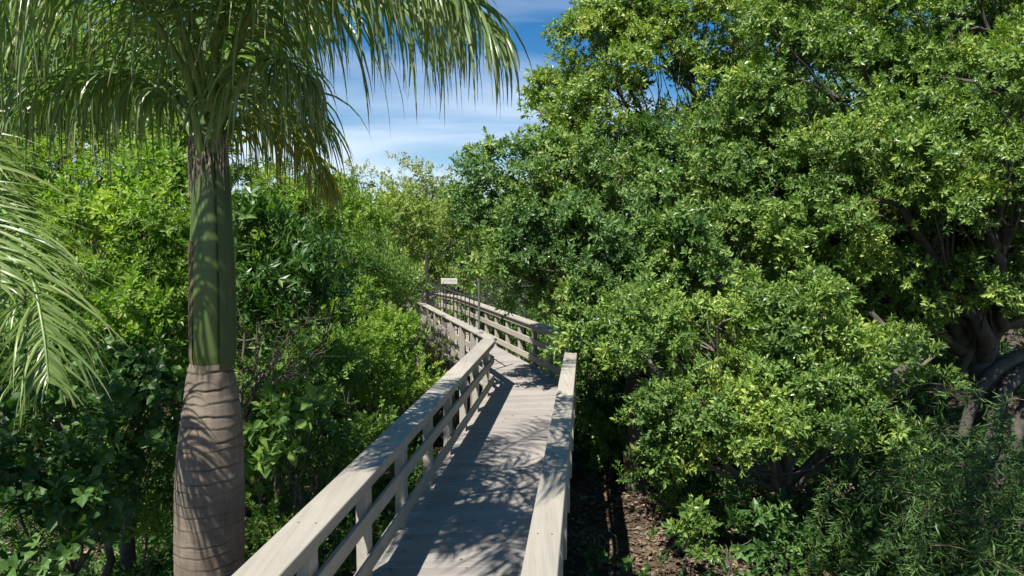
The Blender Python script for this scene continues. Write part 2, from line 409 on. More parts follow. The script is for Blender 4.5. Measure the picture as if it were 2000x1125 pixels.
def mesh_fence():
    base = RP[1].lerp(RP[2], .34) - lat(d2) * .22
    t = thing('mesh_fence', 'see-through dark wire mesh panel beyond the right railing', 'fence', (base.x, base.y, DZ))
    Ln = 3.6
    def W(s_, z): p_ = d2 * s_; return np.array([p_.x, p_.y, z])
    for s_ in (0, Ln / 2, Ln):
        m_ = MB(); m_.tube([W(s_, -.6), W(s_, 1.95)], .024, 6, True); m_.obj('post', M_iron, t)
    m_ = MB()
    for i in range(33): m_.tube([W(i * Ln / 32, .02), W(i * Ln / 32, 1.9)], .0035, 4)
    for i in range(17): m_.tube([W(0, .02 + i * 1.88 / 16), W(Ln, .02 + i * 1.88 / 16)], .0035, 4)
    m_.obj('wire_mesh', M_iron, t)
mesh_fence()
def gate_sign():
    c = P(877.5, 549, 20.0)
    t = thing('gate_sign', 'small sun-bleached white board on two posts above the railing', 'sign', (c.x, c.y, DZ))
    ax = Vector((1, -.1, 0)).normalized(); z0 = c.z - DZ
    m_ = MB(); m_.box((0, 0, z0), np.array(ax) * .24, np.array((-ax.y, ax.x, 0)) * .012, (0, .008, .085)); m_.obj('board', M_sign, t)
    for sx in (-.13, .13):
        m_ = MB(); m_.tube([(ax.x * sx, ax.y * sx + .035, -.2), (ax.x * sx, ax.y * sx + .035, z0 + .05)], .018, 6, True); m_.obj('post', M_iron, t)
    m_ = MB(); r_ = random.Random(4)
    for k, zz in enumerate((.035, 0, -.035)):
        x = -.19
        while x < .19:
            w_ = r_.uniform(.015, .05)
            m_.box((ax.x * (x + w_ / 2), ax.y * (x + w_ / 2) - .014, z0 + zz), np.array(ax) * w_ / 2, (0, .0015, 0), (0, 0, .006)); x += w_ + .014
    m_.obj('faded_lines', M_ink, t)
gate_sign()

# ---------------------------------------------------------------- leaves, twigs, trees
def leaf_tpl(L_, W_, kind='ovate'):
    """leaf along +Y, normal +Z; 5 verts 4 tris, V fold and a curved tip"""
    if kind == 'long':
        V = np.array([(0, 0, 0), (-W_ / 2, L_ * .4, .1 * W_), (W_ / 2, L_ * .4, .1 * W_), (0, L_, -L_ * .16)]); T = [(0, 2, 3), (0, 3, 1)]
        return V, np.array(T)
    m = .58 if kind == 'obovate' else .42
    V = np.array([(0, 0, 0), (-W_ / 2, L_ * m, .16 * W_), (W_ / 2, L_ * m, .16 * W_), (0, L_ * m, -.05 * W_), (0, L_, -L_ * .1)])
    return V, np.array([(0, 2, 3), (0, 3, 1), (3, 2, 4), (3, 4, 1)])
def six_leaf(L_, W_):
    V = np.array([(0, 0, 0), (-W_ * .42, L_ * .25, .1 * W_), (0, L_ * .25, -.03 * W_), (W_ * .42, L_ * .25, .1 * W_),
                  (-W_ * .5, L_ * .62, .1 * W_), (0, L_ * .62, -.06 * W_), (W_ * .5, L_ * .62, .1 * W_), (0, L_, -L_ * .14)])
    return V, np.array([(0, 2, 1), (0, 3, 2), (1, 2, 5), (1, 5, 4), (2, 3, 6), (2, 6, 5), (4, 5, 7), (5, 6, 7)])
def frame(yd, zd):
    y = yd / (np.linalg.norm(yd) + 1e-9); x = np.cross(y, zd); x /= np.linalg.norm(x) + 1e-9; z = np.cross(x, y)
    return np.stack([x, y, z], 0)
def twig_tpl(seed, n, stem, L_, W_, kind='ovate', droop=0.0, a0=82, a1=22, jit=.25):
    r = rs(seed); Vs, Ts, k = [], [], 0
    V0, T0 = six_leaf(L_, W_) if kind == 'big' else leaf_tpl(L_, W_, kind)
    for i in range(n):
        t = (i + .6) / n; az = i * 2.4 + r.uniform(-.5, .5); a = R(a0 + (a1 - a0) * t ** 1.5) + r.normal(0, .18)
        rad = np.array([math.cos(az), math.sin(az), 0])
        d = rad * math.sin(a) + np.array([0, 0, 1]) * math.cos(a) + r.normal(0, jit * .5, 3)
        nrm = np.array([0, 0, 1.0]) * math.sin(a) - rad * math.cos(a) + r.normal(0, jit, 3)
        s_ = r.uniform(.7, 1.15)
        Vs.append(V0 * s_ @ frame(d, nrm) + np.array([0, 0, stem * t ** .8])); Ts.append(T0 + k); k += len(V0)
    return np.concatenate(Vs), np.concatenate(Ts)
def twigset(*a, m=6, seed=0, **k): return [twig_tpl(seed + i, *a, **k) for i in range(m)]
TW = {
    'ficus': twigset(14, .16, .102, .042, 'obovate', m=8),
    'ficus_far': twigset(11, .2, .13, .065, 'obovate', m=5, seed=20),
    'small': twigset(14, .16, .075, .038, 'ovate', m=6, seed=30),
    'mango': twigset(10, .16, .17, .062, 'ovate', m=6, seed=40, a0=95, a1=60),
    'big': twigset(7, .2, .19, .115, 'big', m=6, seed=50, a0=85, a1=40),
    'far': twigset(10, .3, .16, .08, 'ovate', m=5, seed=60),
    'vfar': twigset(9, .45, .22, .11, 'ovate', m=5, seed=70),
    'long': twigset(8, .3, .17, .03, 'long', m=5, seed=80, a0=60, a1=25),
}
def place_twigs(tpl, pos, dirs, scale, seed):
    """dirs: stem direction (n,3). returns V,T"""
    r = rs(seed); n = len(pos); which = r.randint(0, len(tpl), n); Vo, To, k = [], [], 0
    dirs = dirs / (np.linalg.norm(dirs, axis=1)[:, None] + 1e-9)
    h = r.normal(0, 1, (n, 3)); x = np.cross(dirs, h); x /= np.linalg.norm(x, axis=1)[:, None] + 1e-9; y = np.cross(dirs, x)
    M = np.stack([x, y, dirs], 1) * scale[:, None, None]
    for w_ in range(len(tpl)):
        s_ = np.where(which == w_)[0]
        if not len(s_): continue
        V, T = tpl[w_]
        VV = np.einsum('vk,nkj->nvj', V, M[s_]) + pos[s_][:, None, :]
        TT = T[None] + (np.arange(len(s_)) * len(V))[:, None, None] + k
        Vo.append(VV.reshape(-1, 3)); To.append(TT.reshape(-1, 3)); k += len(s_) * len(V)
    return np.concatenate(Vo), np.concatenate(To)

NLEAF = [0]
def crown_points(blobs, rc, dens, ntw, seed, lift=.35, droop=0.0, inner=.45, back=.6):
    """blobs: (centre, (rx,ry,rz)). sub-clumps sit through each ellipsoid, twigs cover each sub-clump"""
    r = rs(seed); subs = []
    for (c, rad) in blobs:
        c = np.array(c); rad = np.maximum(np.array(rad, float), rc * .6)
        area = 4 * math.pi * ((rad[0] * rad[1]) ** 1.6 / 3 + (rad[0] * rad[2]) ** 1.6 / 3 + (rad[1] * rad[2]) ** 1.6 / 3) ** (1 / 1.6)
        n = max(3, int(dens * area / (math.pi * rc * rc)))
        d = r.normal(0, 1, (n, 3)); d /= np.linalg.norm(d, axis=1)[:, None]
        f = inner + (1 - inner) * r.rand(n) ** .6
        f *= 1 + .22 * np.sin(3.1 * d[:, 0] + seed) * np.cos(2.7 * d[:, 2] + 1.3 * seed) + r.normal(0, .07, n)
        p = c + d * f[:, None] * rad
        keep = (d[:, 1] < .25) | (r.rand(n) < back)
        keep &= (d[:, 2] > -.45) | (r.rand(n) < .55)
        subs.append((p[keep], d[keep], np.repeat(c[None], keep.sum(), 0)))
    return subs
def build_crown(subs, tpl, rc, ntw, seed, lift, droop, size):
    r = rs(seed + 7); P_, D_, S_ = [], [], []
    for p, d, c in subs:
        n = len(p); rcs = rc * r.uniform(.6, 1.35, n)
        k = np.maximum(3, (ntw * (rcs / rc) ** 2 * r.uniform(.5, 1.4, n)).astype(int))
        idx = np.repeat(np.arange(n), k)
        v = r.normal(0, 1, (len(idx), 3)) + d[idx] * .55 + np.array([0, 0, lift]); v /= np.linalg.norm(v, axis=1)[:, None]
        v[:, 2] *= .8
        pp = p[idx] + v * (rcs[idx] * r.uniform(.25, 1.1, len(idx)))[:, None]
        dd = v + np.array([0, 0, .35 - droop]) + r.normal(0, .45, (len(idx), 3))
        S_.append(r.uniform(.72, 1.32, n)[idx])
        P_.append(pp); D_.append(dd)
    P_ = np.concatenate(P_); D_ = np.concatenate(D_)
    S_ = np.concatenate(S_); ok = (P_[:, 2] > .05)
    P_, D_, S_ = P_[ok], D_[ok], S_[ok]
    return place_twigs(tpl, P_, D_, size * S_ * r.uniform(.75, 1.2, len(P_)), seed + 9)

def limb(mbk, a, b, ra, rb, r, k=6, n=7, wob=.06, sag=0.0):
    a, b = np.array(a, float), np.array(b, float); t = np.linspace(0, 1, n)[:, None]; Ln = np.linalg.norm(b - a)
    p = a + (b - a) * t; o_ = r.normal(0, wob * Ln, (n, 3)); o_[0] = 0; o_[-1] = 0
    o_[1:-1] = (o_[:-2] + o_[1:-1] + o_[2:]) / 3
    p = p + o_ + np.array([0, 0, 1]) * (sag * Ln * np.sin(t * math.pi))
    mbk.tube(p, ra + (rb - ra) * t[:, 0], k)
    return p
def tree(name, label, cat, base, blobs, leaf, tw, rc=.38, dens=.75, ntw=22, size=1.0, trunk_r=.1, fork=.45, lift=.5, droop=0.0,
         inner=.45, seed=1, group=None, bark=None, back=.6, twigs=True, trunk=True, extra=None, crown_name='crown'):
    """blobs in photo pixels: (px, py, D, rx_px, ry_px, depth_m)"""
    bl = []
    for b in blobs:
        c = P(b[0], b[1], b[2]); k = b[2] / FPX; bl.append(((c.x, c.y, c.z), (b[3] * k, b[5], b[4] * k)))
    bx, by = base; bz = float(gh(bx, by)) - .1
    t = thing(name, label, cat, (bx, by, 0), group)
    org = np.array([bx, by, 0])
    r = rs(seed * 13 + 5)
    subs = crown_points(bl, rc, dens, ntw, seed, lift, droop, inner, back)
    if trunk:
        m_ = MB(); cen = np.mean([b[0] for b in bl], 0); lowest = min(b[0][2] - b[1][2] for b in bl)
        fz = max(.5, min(lowest + .6, cen[2] * fork + .2)); f_ = np.array([bx + (cen[0] - bx) * .3, by + (cen[1] - by) * .3, fz])
        stem = limb(m_, (bx, by, bz), f_, trunk_r * 1.25, trunk_r * .85, r, 9, 9, .03)
        for (c, rad), (p, d, _) in zip(bl, subs):
            br = max(.018, trunk_r * .5)
            pth = limb(m_, f_, c, br, br * .45, r, 6, 9, .07)
            if twigs:
                q = r.choice(len(p), min(len(p), 26), replace=False)
                for i in q:
                    j = r.randint(3, 9); limb(m_, pth[j], p[i], br * .3, .005, r, 4, 6, .07)
        if extra: extra(m_, r)
        V = np.concatenate(m_.V) - org; m_.V = [V]
        m_.obj('trunk', bark or M_bark, t, smooth=True)
    V, T = build_crown(subs, TW[tw], rc, ntw, seed, lift, droop, size)
    NLEAF[0] += len(T)
    obj(crown_name, newmesh('crown', V - org, [T], G[leaf]), t)
    return t

# ---------------------------------------------------------------- palms
def palm_mat(name, a, b_, c, tip):
    m, t, b = mat(name)
    g = t.nodes.new('ShaderNodeNewGeometry'); at = t.nodes.new('ShaderNodeAttribute'); at.attribute_name = 'tip'
    col = ramp(t, g.outputs['Random Per Island'], [(0, a), (.5, b_), (1, c)])
    f = ramp(t, at.outputs['Fac'], [(.72, (0, 0, 0)), (1, (.9, .9, .9))])
    col = mixc(t, f, col, tip)
    t.links.new(col, b.inputs['Base Color']); b.inputs['Roughness'].default_value = .36; b.inputs['Specular IOR Level'].default_value = .6
    tr = t.nodes.new('ShaderNodeBsdfTranslucent'); t.links.new(mixc(t, 1, col, (1.2, 1.4, .5), 'MULTIPLY'), tr.inputs[0])
    mx_ = t.nodes.new('ShaderNodeMixShader'); mx_.inputs[0].default_value = .4
    t.links.new(b.outputs[0], mx_.inputs[1]); t.links.new(tr.outputs[0], mx_.inputs[2]); t.links.new(mx_.outputs[0], t.nodes['Material Output'].inputs[0])
    return m
M_frond = palm_mat('palm_leaflet', (.1, .17, .06), (.175, .265, .095), (.3, .38, .16), (.3, .27, .16))
M_frondlit = palm_mat('pale_palm_leaflet', (.1, .175, .045), (.165, .25, .065), (.25, .32, .1), (.38, .36, .2))
M_frondold = palm_mat('yellowing_palm_leaflet', (.15, .2, .03), (.25, .29, .04), (.36, .36, .06), (.3, .22, .1))
M_rachis, t_, b_ = mat('palm_midrib'); b_.inputs['Roughness'].default_value = .45
t_.links.new(ramp(t_, noise(t_, 6, 3), [(.3, (.1, .17, .04)), (.7, (.17, .25, .07))]), b_.inputs['Base Color'])

def frond(parent, pts, seed, n=95, Lmax=.75, wid=.032, grav=.35, m=None, plum=.5, start=.22, rr=.022, org=(0, 0, 0), lean=.55, nseg=7, curl=0.0):
    """pts: control points of the midrib, from the crown outwards"""
    r = rs(seed); m = m or M_frond; org = np.array(org, float); n = int(n * .93); wid *= .8
    cur = catmull([np.array(p) for p in pts], 60); s_ = np.linspace(0, 1, 60)
    mb_ = MB(); mb_.tube(cur - org, rr * (1 - .88 * s_) + .002, 7)
    V, Q, tipv = [], [], []; k = 0
    tan = np.gradient(cur, axis=0); tan /= np.linalg.norm(tan, axis=1)[:, None]
    for i in range(n):
        for sd in (-1, 1):
            if r.rand() < .07: continue
            u = start + (1 - start) * (i + r.uniform(0, .9)) / n; u = min(u, .999); fi = u * 59; a = int(fi); f = fi - a; b = min(a + 1, 59)
            p = cur[a] * (1 - f) + cur[b] * f; T = tan[a] * (1 - f) + tan[b] * f
            side = np.cross(T, (0, 0, 1.0)); side /= np.linalg.norm(side) + 1e-6; upv = np.cross(side, T)
            prof = (math.sin(math.pi * min(1, (u - start) / (1 - start) * .82 + .16)) ** .6)
            Ll = Lmax * prof * r.uniform(.62, 1.1)
            d = T * (lean + .5 * u * u) + side * sd * r.uniform(.75, 1.1) + upv * r.normal(.12, plum)
            d /= np.linalg.norm(d); w_ = wid * r.uniform(.75, 1.15); g = grav * r.uniform(.5, 1.6) * (1.9 if r.rand() < .12 else 1)
            st = Ll / nseg; q = p.copy(); nv = np.cross(d, T); nv /= np.linalg.norm(nv) + 1e-6
            tw = r.normal(0, .22)
            for j in range(nseg + 1):
                x = j / nseg; hw = w_ / 2 * (min(1, .45 + x * 3) * (1 - x ** 2.2) + .04)
                wv = np.cross(nv, d); wv /= np.linalg.norm(wv) + 1e-6
                V += [q - wv * hw - nv * hw * .35, q + nv * hw * .12, q + wv * hw - nv * hw * .35]; tipv += [x] * 3
                if j < nseg:
                    a_ = k + j * 3; Q += [(a_, a_ + 1, a_ + 4, a_ + 3), (a_ + 1, a_ + 2, a_ + 5, a_ + 4)]
                d = d + np.array([0, 0, -1.0]) * g * (.35 + x) + np.cross(d, nv) * tw * .3; d /= np.linalg.norm(d)
                nv = nv - d * nv.dot(d); nv = nv + wv * tw; nv /= np.linalg.norm(nv) + 1e-6
                q = q + d * st
            k += (nseg + 1) * 3
    fr = mb_.obj('frond', M_rachis, parent, smooth=True)
    obj('leaflets', newmesh('leaflets', np.array(V) - org, [np.array(Q)], m, attr={'tip': tipv}), fr)
    return fr

def palm_trunk_mat():
    m, t, b = mat('ringed_palm_trunk')
    at = t.nodes.new('ShaderNodeAttribute'); at.attribute_name = 'ring'
    c = t.nodes.new('ShaderNodeTexCoord'); mp_ = t.nodes.new('ShaderNodeMapping'); mp_.inputs['Scale'].default_value = (1, 1, .12)
    t.links.new(c.outputs['Object'], mp_.inputs[0])
    n1 = noise(t, 26, 6, .7, mp_.outputs[0]); n2 = noise(t, 3.2, 4, .6)
    mp2 = t.nodes.new('ShaderNodeMapping'); mp2.inputs['Scale'].default_value = (1, 1, 7); t.links.new(c.outputs['Object'], mp2.inputs[0])
    n3 = noise(t, 9, 5, .7, mp2.outputs[0])
    col = ramp(t, n2, [(.3, (.125, .096, .07)), (.7, (.205, .166, .126))])
    col = mixc(t, 1, col, ramp(t, n1, [(.3, (.72, .7, .68)), (.7, (1.2, 1.2, 1.2))]), 'MULTIPLY')
    col = mixc(t, 1, col, ramp(t, n3, [(.3, (.82, .82, .82)), (.65, (1.1, 1.1, 1.08))]), 'MULTIPLY')
    vor = noise(t, 5.5, 3, .5); col = mixc(t, ramp(t, vor, [(.68, (0, 0, 0)), (.72, (.55, .55, .55))]), col, (.42, .4, .35))
    col = mixc(t, at.outputs['Fac'], col, (.035, .026, .02))
    t.links.new(col, b.inputs['Base Color']); b.inputs['Roughness'].default_value = .85
    bump(t, b, n1, .5, .008); return m
M_ptrunk = palm_trunk_mat()
M_shaft, t_, b_ = mat('green_crownshaft'); b_.inputs['Roughness'].default_value = .42
c_ = t_.nodes.new('ShaderNodeTexCoord'); mp_ = t_.nodes.new('ShaderNodeMapping'); mp_.inputs['Scale'].default_value = (1, 1, .06); t_.links.new(c_.outputs['Object'], mp_.inputs[0])
nn = noise(t_, 14, 5, .6, mp_.outputs[0]); n5 = noise(t_, 2.2, 4, .6)
cc = ramp(t_, nn, [(.3, (.06, .1, .02)), (.75, (.085, .13, .028))]); cc = mixc(t_, ramp(t_, n5, [(.55, (0, 0, 0)), (.8, (.5, .5, .5))]), cc, (.12, .12, .045))
t_.links.new(cc, b_.inputs['Base Color']); bump(t_, b_, nn, .25, .005)
M_sheath, t_, b_ = mat('dry_leaf_sheath'); b_.inputs['Roughness'].default_value = .8
mp_ = t_.nodes.new('ShaderNodeMapping'); c_ = t_.nodes.new('ShaderNodeTexCoord'); mp_.inputs['Scale'].default_value = (1, 1, .1); t_.links.new(c_.outputs['Object'], mp_.inputs[0])
nn = noise(t_, 22, 5, .7, mp_.outputs[0]); t_.links.new(ramp(t_, nn, [(.3, (.075, .06, .028)), (.6, (.16, .11, .06)), (.8, (.24, .18, .11))]), b_.inputs['Base Color']); bump(t_, b_, nn, .5, .006)
M_sheathgreen, t_, b_ = mat('ageing_leaf_sheath'); b_.inputs['Roughness'].default_value = .6
mp_ = t_.nodes.new('ShaderNodeMapping'); c_ = t_.nodes.new('ShaderNodeTexCoord'); mp_.inputs['Scale'].default_value = (1, 1, .1); t_.links.new(c_.outputs['Object'], mp_.inputs[0])
nn = noise(t_, 14, 5, .7, mp_.outputs[0]); t_.links.new(ramp(t_, nn, [(.35, (.035, .065, .018)), (.6, (.055, .085, .024)), (.85, (.1, .09, .04))]), b_.inputs['Base Color']); bump(t_, b_, nn, .4, .006)
M_fibre, t_, b_ = mat('palm_fibre'); b_.inputs['Roughness'].default_value = .9
t_.links.new(ramp(t_, noise(t_, 40, 3), [(.3, (.14, .11, .08)), (.7, (.42, .36, .28))]), b_.inputs['Base Color'])

PD = 5.1
def lathe(prof, seg=56, rings=None, seed=0, a0=0, a1=2 * math.pi, wob=0.0):
    """prof: (z, cx, cy, r). returns V,Q,ringattr"""
    prof = np.array(prof, float); z = np.arange(prof[0, 0], prof[-1, 0], .008)
    cx, cy, rr = [np.interp(z, prof[:, 0], prof[:, k]) for k in (1, 2, 3)]
    r = rs(seed); an = np.linspace(a0, a1, seg + 1); full = abs(a1 - a0 - 2 * math.pi) < 1e-6
    if full: an = an[:-1]
    A, Z = np.meshgrid(an, z); Rr = np.repeat(rr[:, None], len(an), 1) * (1 + .008 * np.sin(3 * A + Z * 2) + wob * np.sin(5 * A + 1.7 * Z))
    ring = np.zeros_like(Rr)
    if rings is not None:
        for (z0, amp, th) in rings:
            ph = r.uniform(0, 6.28); zz = z0 + .012 * np.sin(A + ph) + .005 * np.sin(4 * A + 2 * ph) + .003 * np.sin(11 * A + ph)
            dlt = Z - zz; prof_ = np.exp(-(dlt / th) ** 2)
            stren = np.clip(.65 + .5 * np.sin(2 * A + 3 * ph) + .25 * np.sin(7 * A + ph), .15, 1)
            ring = np.maximum(ring, prof_ * amp * stren); Rr -= prof_ * .011 * amp * stren
            Rr += .006 * amp * np.exp(-np.clip(dlt - th, 0, 9) / .03) * (dlt > 0)
    m, n = A.shape
    V = np.stack([cx[:, None] + Rr * np.cos(A), cy[:, None] + Rr * np.sin(A), Z], -1).reshape(-1, 3)
    i = np.arange(m - 1)[:, None] * n; j = np.arange(n if full else n - 1)[None]
    Q = np.stack([i + j, i + (j + 1) % n, i + n + (j + 1) % n, i + n + j], -1).reshape(-1, 4)
    return V, Q, ring.reshape(-1)
def royal_palm():
    k = PD / FPX
    def row(py, xl, xr):
        p_ = P((xl + xr) / 2, py, PD); return (p_.z, p_.x, p_.y, (xr - xl) / 2 * k)
    tr = [row(py, a, b) for py, a, b in ((1125, 345, 475), (1040, 344, 475), (950, 345, 474), (880, 349, 472), (830, 355, 470), (790, 361, 466), (760, 365, 461), (738, 367, 457), (722, 370, 452), (706, 374, 450))]
    bx, by = tr[0][1] - .01, tr[0][2]
    tr = [(-.15, bx, by, .235), (1.0, bx, by, .235)] + tr
    t = thing('royal_palm', 'tall royal palm with bulging ringed grey trunk and glossy green crownshaft beside the left railing', 'palm tree', (bx, by, 0))
    org = np.array([bx, by, 0])
    rings = []; z = .3; r = rs(5)
    ztop = tr[-1][0]
    while z < ztop - .05:
        near = max(0, 1 - (ztop - z) / 1.25); rings.append((z, .55 + .45 * near, .005 + .004 * near)); z += r.uniform(.075, .12)
    V, Q, ring = lathe(tr, 96, rings, 3)
    obj('trunk', newmesh('trunk', V - org, [Q], M_ptrunk, attr={'ring': ring}, smooth=True), t)
    sh = [row(py, a, b) for py, a, b in ((716, 379, 449), (690, 375, 452), (620, 374, 452), (550, 374, 450), (470, 375, 446), (400, 377, 441), (340, 381, 437), (300, 385, 431), (240, 387, 426), (180, 388, 420), (110, 388, 416))]
    V, Q, _ = lathe(sh, 48, None, 4, wob=.01)
    so = obj('crownshaft', newmesh('crownshaft', V - org, [Q], M_shaft, smooth=True), t)
    # old leaf sheaths still hugging the shaft: right side greenish brown, left side a dry edge
    sh2 = [(z, cx, cy, r_ + .012 + .010 * max(0, (z - 2.9)) ) for z, cx, cy, r_ in sh[:-3]]
    V, Q, _ = lathe(sh2, 18, None, 6, a0=R(-48), a1=R(55), wob=.02)
    obj('leaf_sheath', newmesh('leaf_sheath', V - org, [Q], M_sheathgreen, smooth=True), t)
    sh3 = [(z, cx, cy, r_ + .006 + .004 * math.sin(z * 5)) for z, cx, cy, r_ in sh[:5]]
    V, Q, _ = lathe(sh3, 10, None, 7, a0=R(168), a1=R(236), wob=.03)
    lf = obj('leaf_sheath', newmesh('leaf_sheath', V - org, [Q], M_sheath, smooth=True), t)
    r = rs(9)
    m_ = MB()
    for i in range(80):
        a = r.uniform(0, 6.28); z0 = P(410, r.uniform(262, 318), PD).z; rad = .108 + r.uniform(0, .015); p_ = P(409, 300, PD); Lf = r.uniform(.12, .36)
        q = [(p_.x + rad * math.cos(a), p_.y + rad * math.sin(a), z0)]
        for j in range(1, 5): q.append((p_.x + (rad + .014 * math.sqrt(j)) * math.cos(a + .05 * j * (i % 3 - 1)), p_.y + (rad + .014 * math.sqrt(j)) * math.sin(a + .05 * j * (i % 3 - 1)), z0 - Lf * j / 4))
        m_.tube(np.array(q) - org, [.006, .005, .004, .003, .001], 4)
    m_.obj('fibres', M_fibre, t)
    # fronds: midrib control points (px, py, D)
    F = [
        # right-hand big one, arching over the gap
        ([(418, 235, 5.1), (450, 110, 5.0), (520, -40, 4.85), (650, -120, 4.7), (790, -100, 4.6), (910, -10, 4.55), (975, 85, 4.5)], dict(n=110, start=.14, Lmax=1.2, grav=.55, m=M_frond, wid=.04, plum=.45)),
        # second right, a bit farther, slightly lower
        ([(420, 250, 5.2), (470, 120, 5.4), (560, 20, 5.6), (680, -20, 5.7), (800, 0, 5.8), (900, 60, 5.9)], dict(n=95, Lmax=1.25, grav=.65, m=M_frond, plum=.4, wid=.038)),
        # one towards us, right, sunlit
        ([(415, 230, 5.0), (445, 130, 4.75), (500, 10, 4.4), (580, -90, 4.1), (690, -120, 3.9), (800, -80, 3.8), (880, 0, 3.7)], dict(n=90, Lmax=.75, grav=.5, m=M_frondlit, plum=.35, wid=.034)),
        # tips just inside the top edge, right of the gap
        ([(415, 200, 5.2), (470, -60, 5.2), (640, -230, 5.2), (860, -240, 5.3), (1020, -150, 5.4), (1105, -50, 5.5)], dict(n=90, Lmax=.6, grav=.5)),
        # left side, high
        ([(402, 205, 5.1), (365, 80, 5.0), (275, -40, 4.9), (140, -80, 4.8), (0, -50, 4.7), (-130, 50, 4.6)], dict(n=110, Lmax=1.25, grav=.5, wid=.038)),
        ([(400, 225, 5.2), (355, 120, 5.4), (265, 50, 5.6), (140, 20, 5.7), (20, 50, 5.8), (-90, 130, 5.9)], dict(n=100, Lmax=1.2, grav=.6, wid=.036)),
        ([(398, 220, 5.0), (345, 110, 4.7), (270, 0, 4.4), (160, -60, 4.1), (30, -50, 3.9), (-90, 40, 3.8)], dict(n=85, Lmax=.85, grav=.5, wid=.028)),
        # left, farther back and lower: dark hanging mass
        ([(400, 262, 5.3), (355, 185, 5.6), (280, 130, 5.9), (170, 120, 6.2), (60, 150, 6.5), (-60, 210, 6.8)], dict(n=100, Lmax=1.2, grav=.7, wid=.038)),
        ([(399, 275, 5.25), (352, 215, 5.2), (285, 160, 5.2), (195, 145, 5.2), (100, 170, 5.2), (20, 230, 5.2)], dict(n=90, Lmax=.75, grav=.7, wid=.034)),
        ([(401, 240, 5.3), (380, 140, 5.7), (330, 70, 6.1), (260, 50, 6.5), (190, 90, 7.0)], dict(n=85, Lmax=.95, grav=.65, wid=.036)),
        # straight back
        ([(410, 240, 5.3), (425, 130, 5.9), (440, 60, 6.6), (455, 50, 7.3), (470, 100, 8.0)], dict(n=85, Lmax=.8, grav=.5)),
        ([(415, 240, 5.3), (460, 120, 5.6), (500, 40, 6.0), (560, 10, 6.5), (620, 60, 7.0)], dict(n=95, Lmax=.9, grav=.6)),
        # short arching one low on the right, older and yellow
        ([(424, 290, 5.2), (462, 238, 5.35), (520, 226, 5.5), (578, 258, 5.65), (625, 318, 5.8), (650, 372, 5.9)], dict(n=120, Lmax=.7, grav=.8, start=.1, m=M_frondold, plum=.6, wid=.024)),
        ([(420, 275, 5.25), (462, 190, 5.5), (520, 160, 5.8), (580, 195, 6.1), (625, 270, 6.4)], dict(n=95, Lmax=1.0, grav=.75, m=M_frond)),
        ([(418, 262, 5.05), (455, 190, 4.9), (505, 125, 4.75), (560, 120, 4.6), (610, 160, 4.5)], dict(n=80, Lmax=.72, grav=.75, start=.12, m=M_frond, plum=.4)),
        # above the frame (their shadows lie on the deck)
        ([(414, 210, 5.05), (470, -60, 4.9), (620, -330, 4.5), (820, -520, 4.0), (1040, -600, 3.5)], dict(n=110, Lmax=.95, grav=.35)),
        ([(412, 215, 4.95), (440, 30, 4.7), (520, -130, 4.2), (620, -260, 3.8), (700, -320, 3.5)], dict(n=80, Lmax=.85, grav=.4)),
        ([(412, 215, 4.9), (430, 20, 4.5), (490, -140, 4.0), (600, -230, 3.5), (720, -260, 3.1), (830, -230, 2.8)], dict(n=75, Lmax=.8, grav=.3, wid=.04)),
        ([(405, 215, 4.95), (370, 20, 4.6), (300, -140, 4.2), (220, -240, 3.8), (150, -290, 3.5)], dict(n=75, Lmax=.8, grav=.35)),
        ([(402, 215, 4.95), (340, 10, 4.5), (220, -210, 4.0), (60, -420, 3.5), (-140, -560, 3.1)], dict(n=85, Lmax=.8, grav=.35)),
        ([(410, 200, 5.2), (430, -100, 5.5), (520, -330, 6.0), (660, -420, 6.6), (820, -380, 7.2)], dict(n=100, Lmax=.95, grav=.4)),
    ]
    for i, (pts, kw) in enumerate(F):
        frond(t, [P(*q) for q in pts], 100 + i, org=org, rr=.026, **kw)
    frond(t, [Vector((-2.25, 5.0, 5.7)), Vector((-2.2, 4.5, 6.9)), Vector((-2.05, 3.9, 7.4)), Vector((-1.9, 3.2, 7.5)), Vector((-1.75, 2.5, 7.2))], 140, org=org, rr=.026, n=75, Lmax=.85, grav=.25, wid=.045, plum=.25)
    # the upright unopened spear
    m_ = MB(); m_.tube(np.array([P(406, 260, PD), P(402, 160, PD), P(401, 60, PD), P(405, -60, PD), P(412, -260, PD)]) - org, [.075, .062, .058, .05, .02], 12)
    m_.obj('spear_leaf', M_rachis, t, smooth=True)
    # thick leaf stalks leaving the shaft
    for pts, ra in (([(404, 290, 5.08), (388, 215, 5.05), (372, 150, 5.03), (350, 80, 5.0)], .05), ([(401, 300, 5.12), (378, 262, 5.15), (355, 215, 5.25), (330, 160, 5.35)], .045),
                    ([(417, 300, 5.05), (428, 215, 5.03), (448, 130, 5.0), (480, 60, 4.95)], .045)):
        m_ = MB(); m_.tube(catmull([np.array(P(*q)) - org for q in pts], 14), np.linspace(ra, ra * .5, 14), 9); m_.obj('leaf_stalk', M_rachis, t, smooth=True)
royal_palm()

